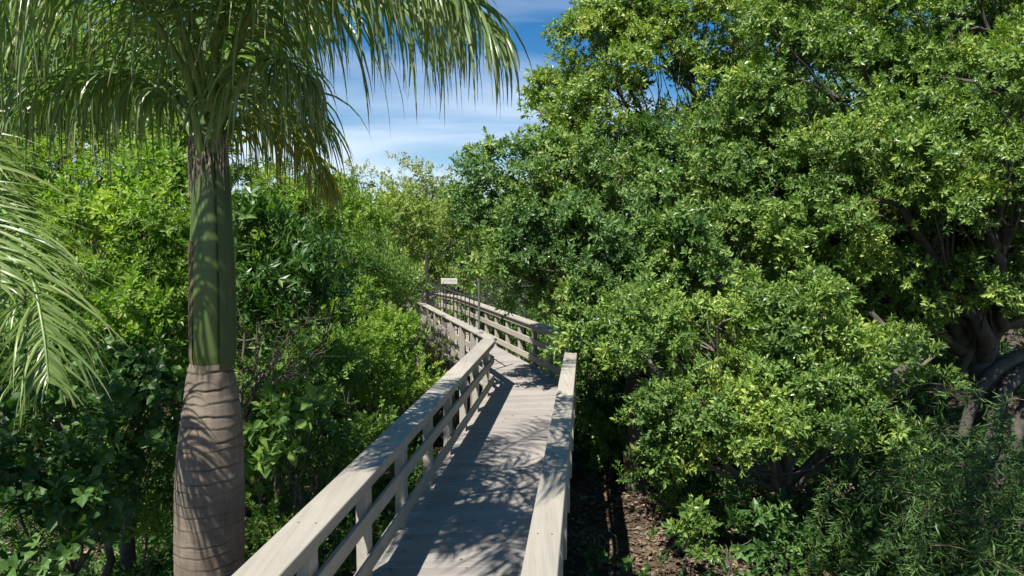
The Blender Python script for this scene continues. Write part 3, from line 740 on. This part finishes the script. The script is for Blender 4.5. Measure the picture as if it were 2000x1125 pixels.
def left_palm():
    bx, by = -4.5, 5.5
    t = thing('feather_palm', 'pale green palm fronds reaching in at the left edge, hanging combed downwards', 'palm tree', (bx, by, 0)); org = np.array([bx, by, 0])
    c = np.array([bx, by, 5.6])
    V, Q, ring = lathe([(-.15, bx, by, .16), (2.0, bx, by, .13), (5.3, bx, by, .1), (5.7, bx, by, .07)], 32, [(z, .5, .006) for z in np.arange(.3, 4.6, .11)], 8)
    obj('trunk', newmesh('trunk', V - org, [Q], M_ptrunk, attr={'ring': ring}, smooth=True), t)
    F = [([c, P(-190, 280, 5.0), P(-60, 340, 4.6), P(20, 430, 4.2), P(60, 530, 3.9), P(85, 650, 3.7), P(95, 745, 3.6)], dict(n=105, Lmax=.68, grav=.17, wid=.022, plum=.12, start=.25, m=M_frondlit, lean=.7)),
         ([c, P(-230, 190, 4.9), P(-120, 250, 4.5), P(-50, 350, 4.2), P(-10, 470, 3.9), P(0, 560, 3.7)], dict(n=80, Lmax=.68, grav=.1, wid=.026, plum=.25, m=M_frondlit, lean=.45)),
         ([c, P(-260, 160, 5.4), P(-120, 180, 5.4), P(-30, 260, 5.3), P(20, 360, 5.2)], dict(n=70, Lmax=.62, grav=.1, plum=.3, m=M_frondlit, lean=.7)),
         ([c, c + (-.5, .4, .9), c + (-1.4, 1.0, .9), c + (-2.2, 1.6, .2)], dict(n=60, Lmax=.6, grav=.35)),
         ([c, c + (-.4, -.5, .9), c + (-1.1, -1.3, .9), c + (-1.7, -2.2, .1)], dict(n=60, Lmax=.6, grav=.35))]
    for i, (pts, kw) in enumerate(F): frond(t, pts, 300 + i, org=org, rr=.018, **kw)
left_palm()

# ---------------------------------------------------------------- the trees on the right
def fig_limbs(m_, r):
    def path(pts, a, b, k=9): m_.tube(catmull([np.array(P(*q)) for q in pts], 16), np.linspace(a, b, 16), k)
    path([(2120, 640, 13), (2010, 628, 12.6), (1950, 640, 12.4), (1905, 672, 12.3), (1870, 740, 12.4)], .13, .07)
    path([(2120, 700, 12.8), (2010, 692, 12.4), (1945, 722, 12.2), (1905, 775, 12.1), (1880, 850, 12.1)], .15, .09)
    path([(2120, 720, 12.6), (2030, 712, 12.3), (1975, 745, 12.1), (1945, 800, 12.0), (1930, 880, 12.0)], .15, .1)
    path([(2160, 760, 12.6), (2060, 752, 12.3), (2000, 800, 12.1), (1980, 880, 12.0)], .14, .1)
    path([(1690, 742, 11.4), (1720, 748, 11.3), (1750, 732, 11.4), (1800, 690, 12.0)], .08, .1)
    path([(1700, 610, 11.6), (1730, 640, 11.6), (1760, 650, 11.9), (1800, 690, 12.4)], .05, .08)
    path([(1800, 148, 11.8), (1900, 158, 11.8), (2040, 180, 11.8)], .006, .035)
    path([(1910, 405, 11.5), (1990, 350, 11.6), (2050, 300, 11.8)], .005, .035)
fb = P(1900, 900, 12.6)
tree('fig_tree', 'huge dark fig tree filling the right side, with thick arching grey roots and limbs', 'tree', (fb.x + .6, fb.y),
     [(1800, 330, 13.0, 250, 150, 1.5), (1980, 230, 12.6, 210, 180, 1.4), (1620, 180, 13.2, 230, 140, 1.5), (1930, 60, 12.8, 240, 130, 1.5),
      (1560, 390, 13.0, 220, 140, 1.3), (1980, 470, 12.8, 150, 110, 1.1), (1720, 40, 13.8, 260, 110, 1.5), (1750, 530, 12.6, 230, 80, .9), (1980, 560, 12.2, 130, 70, .8), (1850, 430, 12.2, 200, 110, .9), (1620, 500, 12.4, 130, 70, .8), (1420, 260, 13.6, 120, 80, .9), (1950, 340, 11.8, 140, 90, .8), (1900, 330, 10.8, 150, 70, .8), (1970, 440, 10.9, 90, 60, .6), (1760, 400, 11.2, 130, 60, .7), (1960, 150, 10.8, 120, 90, .8), (1830, 520, 11.6, 110, 40, .5), (1900, 570, 11.5, 110, 50, .6), (1760, 600, 12.0, 60, 40, .4), (1650, 300, 12.0, 120, 70, .8), (1620, 440, 11.9, 130, 60, .7), (1990, 560, 11.2, 70, 40, .4)],
     'ficus', 'ficus', rc=.38, dens=.85, ntw=31, trunk_r=.3, seed=3, bark=M_root, extra=fig_limbs)
tb = P(1480, 760, 15.2)
tree('canopy_tree', 'tall sunlit yellow-green tree rising against the sky right of the gap', 'tree', (tb.x, tb.y),
     [(1215, 130, 14.6, 115, 115, 1.3), (1165, 240, 14.4, 80, 60, .9), (1340, 40, 15.0, 150, 90, 1.3), (1270, 20, 15.2, 120, 80, 1.2), (1105, 262, 14.4, 60, 40, .7), (1500, 100, 15.5, 140, 110, 1.3),
      (1065, 305, 14.4, 50, 42, .7), (1110, 185, 14.5, 50, 45, .7), (1072, 235, 14.4, 42, 36, .6), (1150, 60, 14.8, 60, 50, .8), (1440, 200, 14.8, 100, 70, 1.1), (1300, 300, 14.6, 110, 45, .8)],
     'ficus_yellow', 'ficus', rc=.36, dens=1.05, ntw=29, trunk_r=.14, seed=4, bark=M_bark, inner=.4)
mbs = P(1250, 880, 13.6)
tree('overhanging_tree', 'glossy dark green tree leaning over the bend of the boardwalk', 'tree', (mbs.x, mbs.y),
     [(1120, 400, 13.2, 140, 90, 1.2), (1240, 350, 13.4, 190, 90, 1.2), (1020, 480, 13.0, 110, 90, 1.0), (1000, 345, 13.0, 70, 42, .6), (1130, 540, 12.5, 150, 85, 1.0), (1290, 470, 12.8, 190, 100, 1.2),
      (1085, 575, 12.4, 34, 24, .5), (1135, 668, 11.9, 26, 16, .25), (1200, 660, 12.3, 80, 50, .7), (1440, 330, 13.4, 180, 110, 1.2), (940, 420, 13.2, 50, 38, .6), (1150, 625, 12.1, 40, 30, .5), (1400, 480, 12.6, 160, 90, 1.1), (1200, 480, 12.5, 130, 80, .9), (1330, 560, 12.2, 120, 50, .7), (1540, 300, 13.0, 120, 80, .9), (1180, 580, 12.3, 80, 40, .6)],
     'ficus_dark', 'ficus', rc=.34, dens=.85, ntw=30, trunk_r=.16, seed=5,
     extra=lambda m_, r: m_.tube(catmull([np.array(P(*q)) for q in ((1180, 420, 12.8), (1270, 458, 12.5), (1330, 485, 12.3), (1400, 525, 12.2), (1480, 570, 12.2), (1560, 640, 12.4))], 16), np.linspace(.006, .06, 16), 8))
fbs = P(1548, 1060, 11.4)
tree('young_fig_tree', 'bright sunlit spreading tree in front of the fig, on a thin pale trunk', 'tree', (fbs.x, fbs.y),
     [(1260, 690, 10.6, 100, 52, .8), (1240, 620, 11.0, 80, 50, .6), (1400, 640, 10.8, 150, 62, .9), (1560, 600, 10.8, 120, 60, .9), (1600, 690, 10.4, 130, 50, .8), (1760, 690, 10.2, 90, 48, .6), (1830, 690, 10.2, 30, 24, .3),
      (1390, 800, 10.0, 160, 50, .9), (1520, 850, 9.8, 150, 58, .8), (1300, 840, 10.2, 70, 60, .6), (1650, 840, 9.8, 80, 36, .5), (1600, 770, 10.2, 110, 55, .7), (1500, 735, 10.4, 110, 36, .8), (1360, 900, 10.0, 80, 40, .5)],
     'ficus', 'ficus', rc=.28, dens=.78, ntw=23, trunk_r=.13, seed=6, bark=M_barkpale, size=.95, fork=.25)
def tree_at(name, label, base, blobs, leaf, seed, tr):
    t = thing(name, label, 'tree', (base[0], base[1], 0)); org = np.array([base[0], base[1], 0]); r = rs(seed)
    bl = [((c[0], c[1], c[2]), (c[3], c[3], c[3] * .6)) for c in blobs]; subs = crown_points(bl, .5, .7, 20, seed, .4, 0, .4, .9); m_ = MB()
    f_ = np.array([base[0], base[1], 5.0]); limb(m_, (base[0], base[1], -.1), f_, tr, tr * .8, r, 9)
    for c, rad in bl: limb(m_, f_, c, tr * .55, tr * .15, r)
    m_.V = [np.concatenate(m_.V) - org]; m_.obj('trunk', M_bark, t, smooth=True)
    V, T = build_crown(subs, TW['ficus_far'], .5, 18, seed, .4, 0, 1.0); obj('crown', newmesh('crown', V - org, [T], G[leaf]), t)
tree_at('added_shade_tree', 'unseen tree added beside the viewpoint, its crown shading the lower right', (6.2, 0.2), [(3.0, 2.6, 9.4, 1.6), (4.9, 3.2, 9.2, 1.5), (6.3, 2.2, 9.0, 1.6), (6.0, 4.4, 9.2, 1.2), (4.0, 4.7, 9.8, .9), (2.6, 4.3, 10.0, 1.1), (1.9, 3.6, 10.2, .9)], 'ficus', 51, .16)  # out-of-view crown, added to cast shade on the lower right shrubs
tree_at('added_shade_tree', 'unseen tree added left of the viewpoint, its crown shading the lower left', (-7.5, -0.5), [(-6.6, 1.6, 9.2, 1.3), (-7.8, 2.8, 9.2, 1.4), (-6.3, 3.2, 9.6, .9)], 'ficus', 52, .15)  # second out-of-view tree, added so its shadow dims the lower left leaves
# low sprigs and shrubs below
sb = P(1350, 1060, 8.6)
tree('sapling', 'low bright green sapling sprig at the bottom, right of the boardwalk', 'sapling', (sb.x, sb.y),
     [(1330, 1010, 8.4, 30, 16, .2), (1370, 1065, 8.3, 16, 12, .15)], 'ficus_yellow', 'ficus', rc=.13, dens=.8, ntw=4, trunk_r=.012, seed=7)
sb = P(1260, 960, 12.2)
tree('low_shrub', 'small light green shrub in the gap beneath the bright spreading tree', 'shrub', (sb.x, sb.y),
     [(1255, 925, 12.0, 40, 30, .4), (1300, 970, 11.8, 50, 30, .4)], 'mid', 'small', rc=.25, dens=.7, ntw=18, trunk_r=.02, seed=8)
# drooping narrow-leaved shrub, lower right
def willow(label, base, spots, seed, group, Ls=1.3):
    r = rs(seed); t = thing('drooping_shrub', label, 'shrub', (base[0], base[1], 0), group); org = np.array([base[0], base[1], 0])
    m_ = MB(); Pp, Dd = [], []
    f_ = np.array([base[0], base[1], 1.2]); limb(m_, (base[0], base[1], -.1), f_, .05, .035, r)
    for (px, py, D, rx, ry, dm) in spots:
        c = np.array(P(px, py, D)); k = D / FPX; n = int(rx * ry / 270)
        limb(m_, f_, c, .03, .012, r)
        for i in range(n):
            s0 = c + np.array([r.uniform(-1, 1) * rx * k, r.uniform(-1, 1) * dm, r.uniform(-1, 1) * ry * k]); p = s0.copy(); a = r.uniform(0, 6.28)
            d = np.array([math.cos(a) * .8, math.sin(a) * .8, .5]); pts = [p.copy()]
            L_ = Ls * r.uniform(.5, 1.1)
            for j in range(9):
                d = d + np.array([0, 0, -.28]); d /= np.linalg.norm(d); p = p + d * L_ / 9; pts.append(p.copy())
                if j > 0: Pp.append(p.copy()); Dd.append(d + r.normal(0, .25, 3))
            if i % 2 == 0: m_.tube(np.array(pts), np.linspace(.006, .002, 10), 3)
    V = np.concatenate(m_.V) - org; m_.V = [V]; m_.obj('stems', M_twig, t)
    Pp, Dd = np.array(Pp), np.array(Dd); ok = Pp[:, 2] > .05
    V, T = place_twigs(TW['long'], Pp[ok], Dd[ok], r.uniform(.6, .95, ok.sum()), seed)
    NLEAF[0] += len(T); obj('crown', newmesh('crown', V - org, [T], G['willow']), t)
sb = P(1900, 1125, 8.5)
willow('dark drooping narrow-leaved shrub in the bottom right corner', (sb.x, sb.y), [(1880, 900, 8.4, 120, 70, .8), (1960, 860, 8.2, 80, 90, .7), (1760, 960, 8.8, 90, 60, .7), (1900, 1000, 8.0, 150, 60, .7), (1960, 1080, 7.4, 80, 50, .5)], 31, 'drooping shrubs under the fig tree')
sb = P(1700, 1050, 10.5)
willow('dark drooping shrub just right of the thin pale trunk', (sb.x, sb.y), [(1690, 930, 10.6, 90, 60, .6), (1780, 880, 11.2, 90, 60, .6), (1640, 1040, 9.6, 100, 40, .5)], 32, 'drooping shrubs under the fig tree', Ls=1.0)
# shade-loving understorey at right, far behind
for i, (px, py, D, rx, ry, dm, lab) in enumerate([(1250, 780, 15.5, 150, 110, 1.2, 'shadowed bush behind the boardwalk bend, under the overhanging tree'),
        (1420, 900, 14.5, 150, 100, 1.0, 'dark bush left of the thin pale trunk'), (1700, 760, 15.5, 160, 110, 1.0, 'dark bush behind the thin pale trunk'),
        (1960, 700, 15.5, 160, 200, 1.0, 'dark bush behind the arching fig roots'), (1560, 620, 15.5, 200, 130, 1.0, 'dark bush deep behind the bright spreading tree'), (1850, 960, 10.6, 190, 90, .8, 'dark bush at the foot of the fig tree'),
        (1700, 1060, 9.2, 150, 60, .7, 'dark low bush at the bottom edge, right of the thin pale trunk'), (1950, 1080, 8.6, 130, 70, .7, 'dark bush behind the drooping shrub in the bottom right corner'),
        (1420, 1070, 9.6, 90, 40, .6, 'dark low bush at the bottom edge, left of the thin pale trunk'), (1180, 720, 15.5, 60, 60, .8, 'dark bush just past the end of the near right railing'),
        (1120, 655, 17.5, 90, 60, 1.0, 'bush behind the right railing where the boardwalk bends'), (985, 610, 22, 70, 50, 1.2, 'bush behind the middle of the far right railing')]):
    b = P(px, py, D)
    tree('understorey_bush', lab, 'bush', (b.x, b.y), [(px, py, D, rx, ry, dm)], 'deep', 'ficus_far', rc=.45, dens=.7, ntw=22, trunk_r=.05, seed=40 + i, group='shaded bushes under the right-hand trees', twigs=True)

# ---------------------------------------------------------------- left side
b = P(250, 700, 9.5)
tree('leafy_tree', 'sunlit green tree filling the space left of the palm trunk', 'tree', (b.x, b.y),
     [(250, 390, 9.6, 130, 85, .9), (330, 470, 9.2, 70, 90, .7), (180, 480, 9.6, 110, 90, .9), (300, 350, 10.2, 90, 60, .8), (250, 580, 9.2, 130, 70, .8), (90, 400, 10.5, 120, 110, .9), (330, 590, 8.8, 60, 50, .5), (60, 560, 10, 110, 90, .8)],
     'lime', 'ficus', rc=.32, dens=.8, ntw=26, trunk_r=.09, seed=9, size=1.0)
b = P(100, 400, 14)
tree('backdrop_tree', 'dense green tree seen through the hanging palm leaflets at upper left', 'tree', (b.x, b.y),
     [(60, 130, 14.5, 200, 170, 1.5), (280, 200, 15, 170, 110, 1.3), (150, 320, 14.5, 240, 120, 1.3), (-60, 300, 14, 160, 180, 1.3), (330, 270, 13, 90, 60, 1.0), (230, 250, 13, 100, 80, 1.0), (100, 240, 13, 120, 90, 1.0), (380, 330, 13, 60, 50, .8)],
     'ficus_yellow', 'ficus_far', rc=.45, dens=1.0, ntw=24, trunk_r=.1, seed=10, twigs=False)
b = P(520, 700, 10)
tree('drooping_leaf_tree', 'dark tree with drooping clustered leaves right of the palm trunk', 'tree', (b.x, b.y),
     [(500, 470, 9.8, 70, 50, .6), (590, 500, 9.6, 70, 34, .5), (655, 590, 9.4, 75, 55, .6), (520, 560, 9.6, 60, 50, .6), (600, 640, 9.4, 60, 30, .4), (470, 430, 10.0, 60, 40, .5), (560, 430, 10.2, 40, 25, .4)],
     'deep', 'mango', rc=.28, dens=.75, ntw=13, trunk_r=.05, seed=11, droop=.75, lift=.3)
b = P(560, 700, 13)
tree('lime_bush', 'bright lime green bush between the palm trunk and the dark drooping tree', 'bush', (b.x, b.y),
     [(520, 600, 12.5, 130, 90, .9), (640, 500, 13.5, 130, 80, .9), (540, 420, 14, 130, 80, .9), (640, 420, 14.5, 110, 60, .8), (520, 370, 14.5, 90, 40, .8)], 'lime', 'ficus', rc=.36, dens=.7, ntw=22, trunk_r=.07, seed=12)
b = P(770, 760, 12.5)
tree('walkside_bush', 'bright green bush beside the middle of the left railing', 'bush', (b.x, b.y),
     [(735, 690, 12.6, 75, 65, .8), (758, 640, 13.6, 40, 60, .6), (700, 720, 11.6, 90, 60, .8), (790, 755, 12.0, 50, 40, .6), (730, 780, 11.4, 80, 45, .6)],
     'lime', 'small', rc=.3, dens=.75, ntw=24, trunk_r=.04, seed=13, size=1.15)
b = P(600, 900, 9)
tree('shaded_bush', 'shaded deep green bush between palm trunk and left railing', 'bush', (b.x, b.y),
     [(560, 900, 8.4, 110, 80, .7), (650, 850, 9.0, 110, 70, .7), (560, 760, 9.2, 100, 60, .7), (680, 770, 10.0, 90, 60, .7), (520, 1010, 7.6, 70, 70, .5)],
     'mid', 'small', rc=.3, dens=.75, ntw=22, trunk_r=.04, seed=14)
b = P(560, 860, 7.6)
tree('broadleaf_plant', 'light green broad-leaved plant low beside the palm trunk, right side', 'plant', (b.x, b.y),
     [(560, 835, 7.7, 45, 32, .3), (610, 800, 8.0, 30, 22, .2), (535, 880, 7.5, 30, 24, .2)], 'mid', 'big', rc=.2, dens=.9, ntw=6, trunk_r=.015, seed=15, size=.9)
b = P(120, 900, 7)
tree('broadleaf_shrub', 'large shrub with big glossy oval leaves in the lower left corner', 'shrub', (b.x, b.y),
     [(60, 900, 6.6, 120, 110, .7), (200, 830, 7.2, 120, 90, .7), (60, 1040, 6.0, 110, 90, .6), (300, 760, 7.8, 70, 80, .6), (180, 980, 6.8, 80, 60, .6), (-60, 760, 6.8, 110, 110, .6), (310, 900, 7.6, 50, 70, .4)],
     'deep', 'big', rc=.28, dens=.7, ntw=12, trunk_r=.03, seed=16, size=.68, inner=.3)
b = P(200, 760, 9)
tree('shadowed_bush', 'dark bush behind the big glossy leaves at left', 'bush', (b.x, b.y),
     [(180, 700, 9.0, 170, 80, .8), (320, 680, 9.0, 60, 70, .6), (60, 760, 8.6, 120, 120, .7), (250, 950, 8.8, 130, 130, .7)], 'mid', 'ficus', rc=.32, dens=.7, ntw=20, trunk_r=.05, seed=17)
b = P(270, 1090, 7.2)
tree('fern', 'little yellow-green fern on the ground left of the palm trunk', 'fern', (b.x, b.y), [(285, 1055, 7.2, 24, 20, .2)], 'lime', 'long', rc=.14, dens=1, ntw=9, trunk_r=.01, seed=18)
# far middle
b = P(800, 560, 24)
tree('olive_tree', 'broad yellow-green tree in the middle distance, left of the far railing', 'tree', (b.x, b.y),
     [(720, 460, 24, 90, 60, 1.8), (800, 440, 26, 90, 55, 1.8), (880, 470, 26, 70, 60, 1.6), (760, 530, 22, 90, 50, 1.3), (860, 530, 25, 80, 45, 1.4), (660, 430, 26, 70, 50, 1.6), (930, 520, 26, 80, 60, 1.4)],
     'olive', 'far', rc=.6, dens=.7, ntw=22, trunk_r=.14, seed=19)
b = P(740, 620, 17)
tree('feathery_bush', 'soft blue-green bush left of the far railing', 'bush', (b.x, b.y), [(700, 540, 17, 60, 50, .9), (740, 580, 16.5, 60, 50, .9), (670, 500, 18, 50, 40, .8)], 'mid', 'long', rc=.42, dens=.9, ntw=34, trunk_r=.06, seed=20)
b = P(790, 690, 17)
tree('railside_bush', 'bright bush touching the outer posts of the far left railing', 'bush', (b.x, b.y), [(770, 610, 18, 24, 40, .7), (765, 560, 20, 40, 36, .8), (820, 735, 14.2, 24, 24, .4), (760, 665, 15.5, 34, 50, .6)], 'lime', 'small', rc=.34, dens=.8, ntw=24, trunk_r=.04, seed=21, size=1.2)
b = P(800, 500, 38)
tree('distant_tree', 'tallest grey-green tree standing against the sky in the gap', 'tree', (b.x, b.y),
     [(800, 350, 38, 46, 34, 2.2), (850, 372, 39, 50, 34, 2.2), (745, 375, 38, 44, 34, 2.2), (800, 400, 38, 90, 40, 2.4), (880, 400, 40, 50, 30, 2)], 'grey', 'vfar', rc=.8, dens=.5, ntw=13, trunk_r=.25, seed=22, inner=.3, group='distant trees on the skyline')
b = P(660, 500, 40)
tree('distant_tree', 'grey-green tree on the skyline behind the yellowing palm frond', 'tree', (b.x, b.y),
     [(660, 368, 38, 50, 34, 2.2), (610, 385, 40, 50, 40, 2.2), (700, 400, 40, 50, 30, 2.2), (560, 400, 38, 60, 40, 2.2), (630, 420, 36, 80, 36, 2)], 'grey', 'vfar', rc=.8, dens=.6, ntw=16, trunk_r=.25, seed=23, group='distant trees on the skyline')
b = P(940, 500, 34)
tree('distant_tree', 'green tree on the skyline just left of the dark overhanging tree', 'tree', (b.x, b.y),
     [(930, 410, 34, 60, 30, 2), (1000, 420, 34, 60, 40, 2), (880, 420, 32, 50, 24, 1.6), (1060, 430, 32, 80, 60, 2)], 'olive', 'vfar', rc=.75, dens=.7, ntw=18, trunk_r=.2, seed=24, group='distant trees on the skyline')
# dead brushwood between palm and walk
def brushwood():
    b = P(470, 850, 8.2); r = rs(77); t = thing('dead_branches', 'leafless brown brushwood leaning beside the palm trunk', 'dead branches', (b.x, b.y, 0)); org = np.array([b.x, b.y, 0]); m_ = MB()
    for i in range(20):
        a = np.array(P(r.uniform(462, 500), r.uniform(760, 870), 8.2 + r.uniform(-.3, .3))); e = np.array(P(r.uniform(500, 640), r.uniform(625, 740), 8.2 + r.uniform(-.5, .5)))
        if i < 5: a[2] = 0
        pth = limb(m_, a, e, r.uniform(.008, .02), .004, r, 4, 8, .05, sag=r.uniform(-.05, .12))
        for k in range(6):
            j = r.randint(2, 8); q = pth[j] + r.normal(0, .22, 3) + np.array([.12, 0, .05]); limb(m_, pth[j], q, .005, .002, r, 3, 5, .06)
    m_.V = [np.concatenate(m_.V) - org]; m_.obj('branches', M_twig, t)
brushwood()
def stem_tree(name, label, pts, rad, matl):
    b = P(*pts[0]); t = thing(name, label, 'tree trunk', (b.x, b.y, 0)); org = np.array([b.x, b.y, 0]); m_ = MB()
    c = catmull([np.array(P(*q)) - org for q in pts], 20); m_.tube(c, np.linspace(rad, rad * .5, 20), 8); r = rs(5)
    for k in range(9):
        j = r.randint(6, 19); limb(m_, c[j], c[j] + r.normal(0, .3, 3), .01, .003, r, 4, 5, .07)
    m_.obj('trunk', matl, t, smooth=True)
stem_tree('thin_trunk', 'thin bare trunk standing just right of the royal palm', [(480, 1000, 9), (470, 800, 9), (478, 650, 9)], .03, M_bark)

# vine on the outer posts of the far left railing
def vine():
    r = rs(61); t = thing('climbing_vine', 'dry brown and green vine tangled in the posts of the far left railing', 'vine', (LP[1].x, LP[1].y, DZ)); org = np.array([LP[1].x, LP[1].y, DZ])
    m_ = MB(); pp = []
    for i in range(70):
        s_ = r.uniform(.3, .95); p = LP[1].lerp(LP[2], s_) + lat(d2) * (.16 + r.uniform(0, .1)); a = np.array([p.x, p.y, DZ + r.uniform(-.8, .3)]); b = a + np.array([r.normal(0, .35), r.normal(0, .3), r.uniform(.3, 1.0)]); b[2] = min(b[2], DZ + .95)
        pth = limb(m_, a, b, .007, .004, r, 3, 8, .12)
        for q in pth[::2]: pp.append(q + r.normal(0, .05, 3))
    m_.V = [np.concatenate(m_.V) - org]; m_.obj('stems', M_twig, t)
    pp = np.array(pp); V, T = place_twigs(TW['small'], pp, r.normal(0, 1, pp.shape) + (0, 0, .3), r.uniform(.5, .9, len(pp)), 62)
    obj('leaves', newmesh('leaves', V - org, [T], G['olive']), t)
vine()

# ---------------------------------------------------------------- far woodland mass, ground cover, litter
def stuff(name, label, pos, dirs, tw, leaf, scale, seed):
    V, T = place_twigs(TW[tw], pos, dirs, scale, seed); NLEAF[0] += len(T)
    o = obj(name, newmesh(name, V, [T], G[leaf])); tag(o, label, name.replace('_', ' '), kind='stuff'); return o
r = rs(91)
def mass(n, x0, x1, y0, y1, zf, seed):
    r = rs(seed); x = r.uniform(x0, x1, n); y = r.uniform(y0, y1, n); h = zf(x, y); u = r.rand(n) ** .5
    return np.stack([x, y, h * u + .2], -1)
def hf(x, y): return np.maximum(1.0, 3.6 + .9 * np.sin(x * .55) * np.cos(y * .4) + .5 * np.sin(x * 1.7 + y) )
pos = np.concatenate([mass(20000, -36, -8, 18, 46, lambda x, y: hf(x, y) + 2, 92), mass(16000, -12, 22, 36, 50, lambda x, y: hf(x, y) + 3.1, 93)])
stuff('far_woodland', 'unbroken green woodland behind everything, seen only through gaps', pos, r.normal(0, 1, pos.shape) + (0, -.2, .6), 'vfar', 'mid', r.uniform(.9, 1.5, len(pos)), 94)
pos = np.concatenate([mass(7000, 3, 24, 17, 26, lambda x, y: 8 + 1.2 * np.sin(x), 95), mass(9000, 7.5, 26, 18, 24, lambda x, y: 15 + 1.2 * np.sin(x), 99), mass(5000, -20, -7, 11, 17, lambda x, y: 3.6 + .6 * np.sin(x * 1.3), 96)])
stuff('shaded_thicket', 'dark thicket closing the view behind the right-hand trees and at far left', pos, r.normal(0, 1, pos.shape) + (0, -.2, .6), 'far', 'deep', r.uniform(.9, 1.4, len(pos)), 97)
def off_walk(p):
    """metres outside the deck"""
    x, y = p[:, 0], p[:, 1]; m_ = np.full(len(x), 99.)
    for s_ in range(4):
        a = LP[s_].lerp(RP[s_], .5); b = LP[s_ + 1].lerp(RP[s_ + 1], .5); d = b - a; t = np.clip(((x - a.x) * d.x + (y - a.y) * d.y) / d.length_squared, 0, 1)
        m_ = np.minimum(m_, np.hypot(x - a.x - t * d.x, y - a.y - t * d.y))
    return m_ - .95
pos = np.concatenate([mass(9000, -7, 10, 17, 34, lambda x, y: 1.7 + .5 * np.sin(x * 1.3 + y), 101), mass(1500, 1.6, 7, 13.8, 17, lambda x, y: 1.2 + .3 * np.sin(x * 2), 102)])
pos = pos[off_walk(pos) > .35]
stuff('low_thicket', 'low green thicket on the ground behind and under the far boardwalk', pos, r.normal(0, .8, pos.shape) + (0, -.2, .8), 'ficus_far', 'mid', r.uniform(.9, 1.5, len(pos)), 103)
# undergrowth on the forest floor
n = 26000; x = r.uniform(-9, 11, n); y = r.uniform(3, 20, n); tall = .25 + .55 * (np.sin(x * 1.1 + 1) * np.cos(y * .9) > -.2)
pos = np.stack([x, y, gh(x, y) + r.rand(n) * tall], -1)
clump = np.sin(x * 1.9 + 2) * np.cos(y * 1.6) + r.normal(0, .4, n)
gap = (x > .9) & (x < 3.3) & (y > 9) & (y < 15.5)
ok = (clump > np.where(x < -1.2, -.5, .0)) & (off_walk(pos) > .15) & ~(gap & (clump < 1.0))
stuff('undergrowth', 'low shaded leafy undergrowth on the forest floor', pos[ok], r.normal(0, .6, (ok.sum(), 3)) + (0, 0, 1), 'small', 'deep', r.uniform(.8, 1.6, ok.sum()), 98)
n = 80000; x = r.uniform(-8, 10, n); y = r.uniform(2.5, 22, n); V0, T0 = leaf_tpl(.1, .05)
a = r.uniform(0, 6.28, n); til = r.normal(0, .35, (n, 2)); pos = np.stack([x, y, gh(x, y) + .02 + r.rand(n) * .03], -1)
nz = np.stack([til[:, 0], til[:, 1], np.ones(n)], -1); nz /= np.linalg.norm(nz, axis=1)[:, None]; yd = np.stack([np.cos(a), np.sin(a), np.zeros(n)], -1); xd = np.cross(yd, nz); xd /= np.linalg.norm(xd, axis=1)[:, None]; yd = np.cross(nz, xd)
M = np.stack([xd, yd, nz], 1) * r.uniform(.6, 1.4, n)[:, None, None]
V = (np.einsum('vk,nkj->nvj', V0, M) + pos[:, None]).reshape(-1, 3); T = (T0[None] + (np.arange(n) * 5)[:, None, None]).reshape(-1, 3)
o = obj('leaf_litter', newmesh('leaf_litter', V, [T], G['litter'])); tag(o, 'dry brown fallen leaves covering the ground', 'leaf litter', kind='stuff')
# a few fallen leaves on the deck
n = 230; s_ = r.uniform(.2, 1, n); f = r.beta(.45, .45, n); A = np.array([LP[0].lerp(LP[1], a_).lerp(RP[0].lerp(RP[1], a_), b_) for a_, b_ in zip(s_, f * .9 + .05)]); A[:, 2] = DZ + .008
a = r.uniform(0, 6.28, n); M = np.stack([np.stack([np.sin(a), -np.cos(a), 0 * a], -1), np.stack([np.cos(a), np.sin(a), 0 * a], -1), np.tile([0, 0, 1.], (n, 1))], 1) * r.uniform(.25, .6, n)[:, None, None]
V = (np.einsum('vk,nkj->nvj', V0, M) + A[:, None]).reshape(-1, 3); T = (T0[None] + (np.arange(n) * 5)[:, None, None]).reshape(-1, 3)
o = obj('fallen_leaves', newmesh('fallen_leaves', V, [T], G['litter'])); tag(o, 'few small dry leaves lying on the deck boards', 'fallen leaves', kind='stuff')
print('leaf triangles', NLEAF[0])
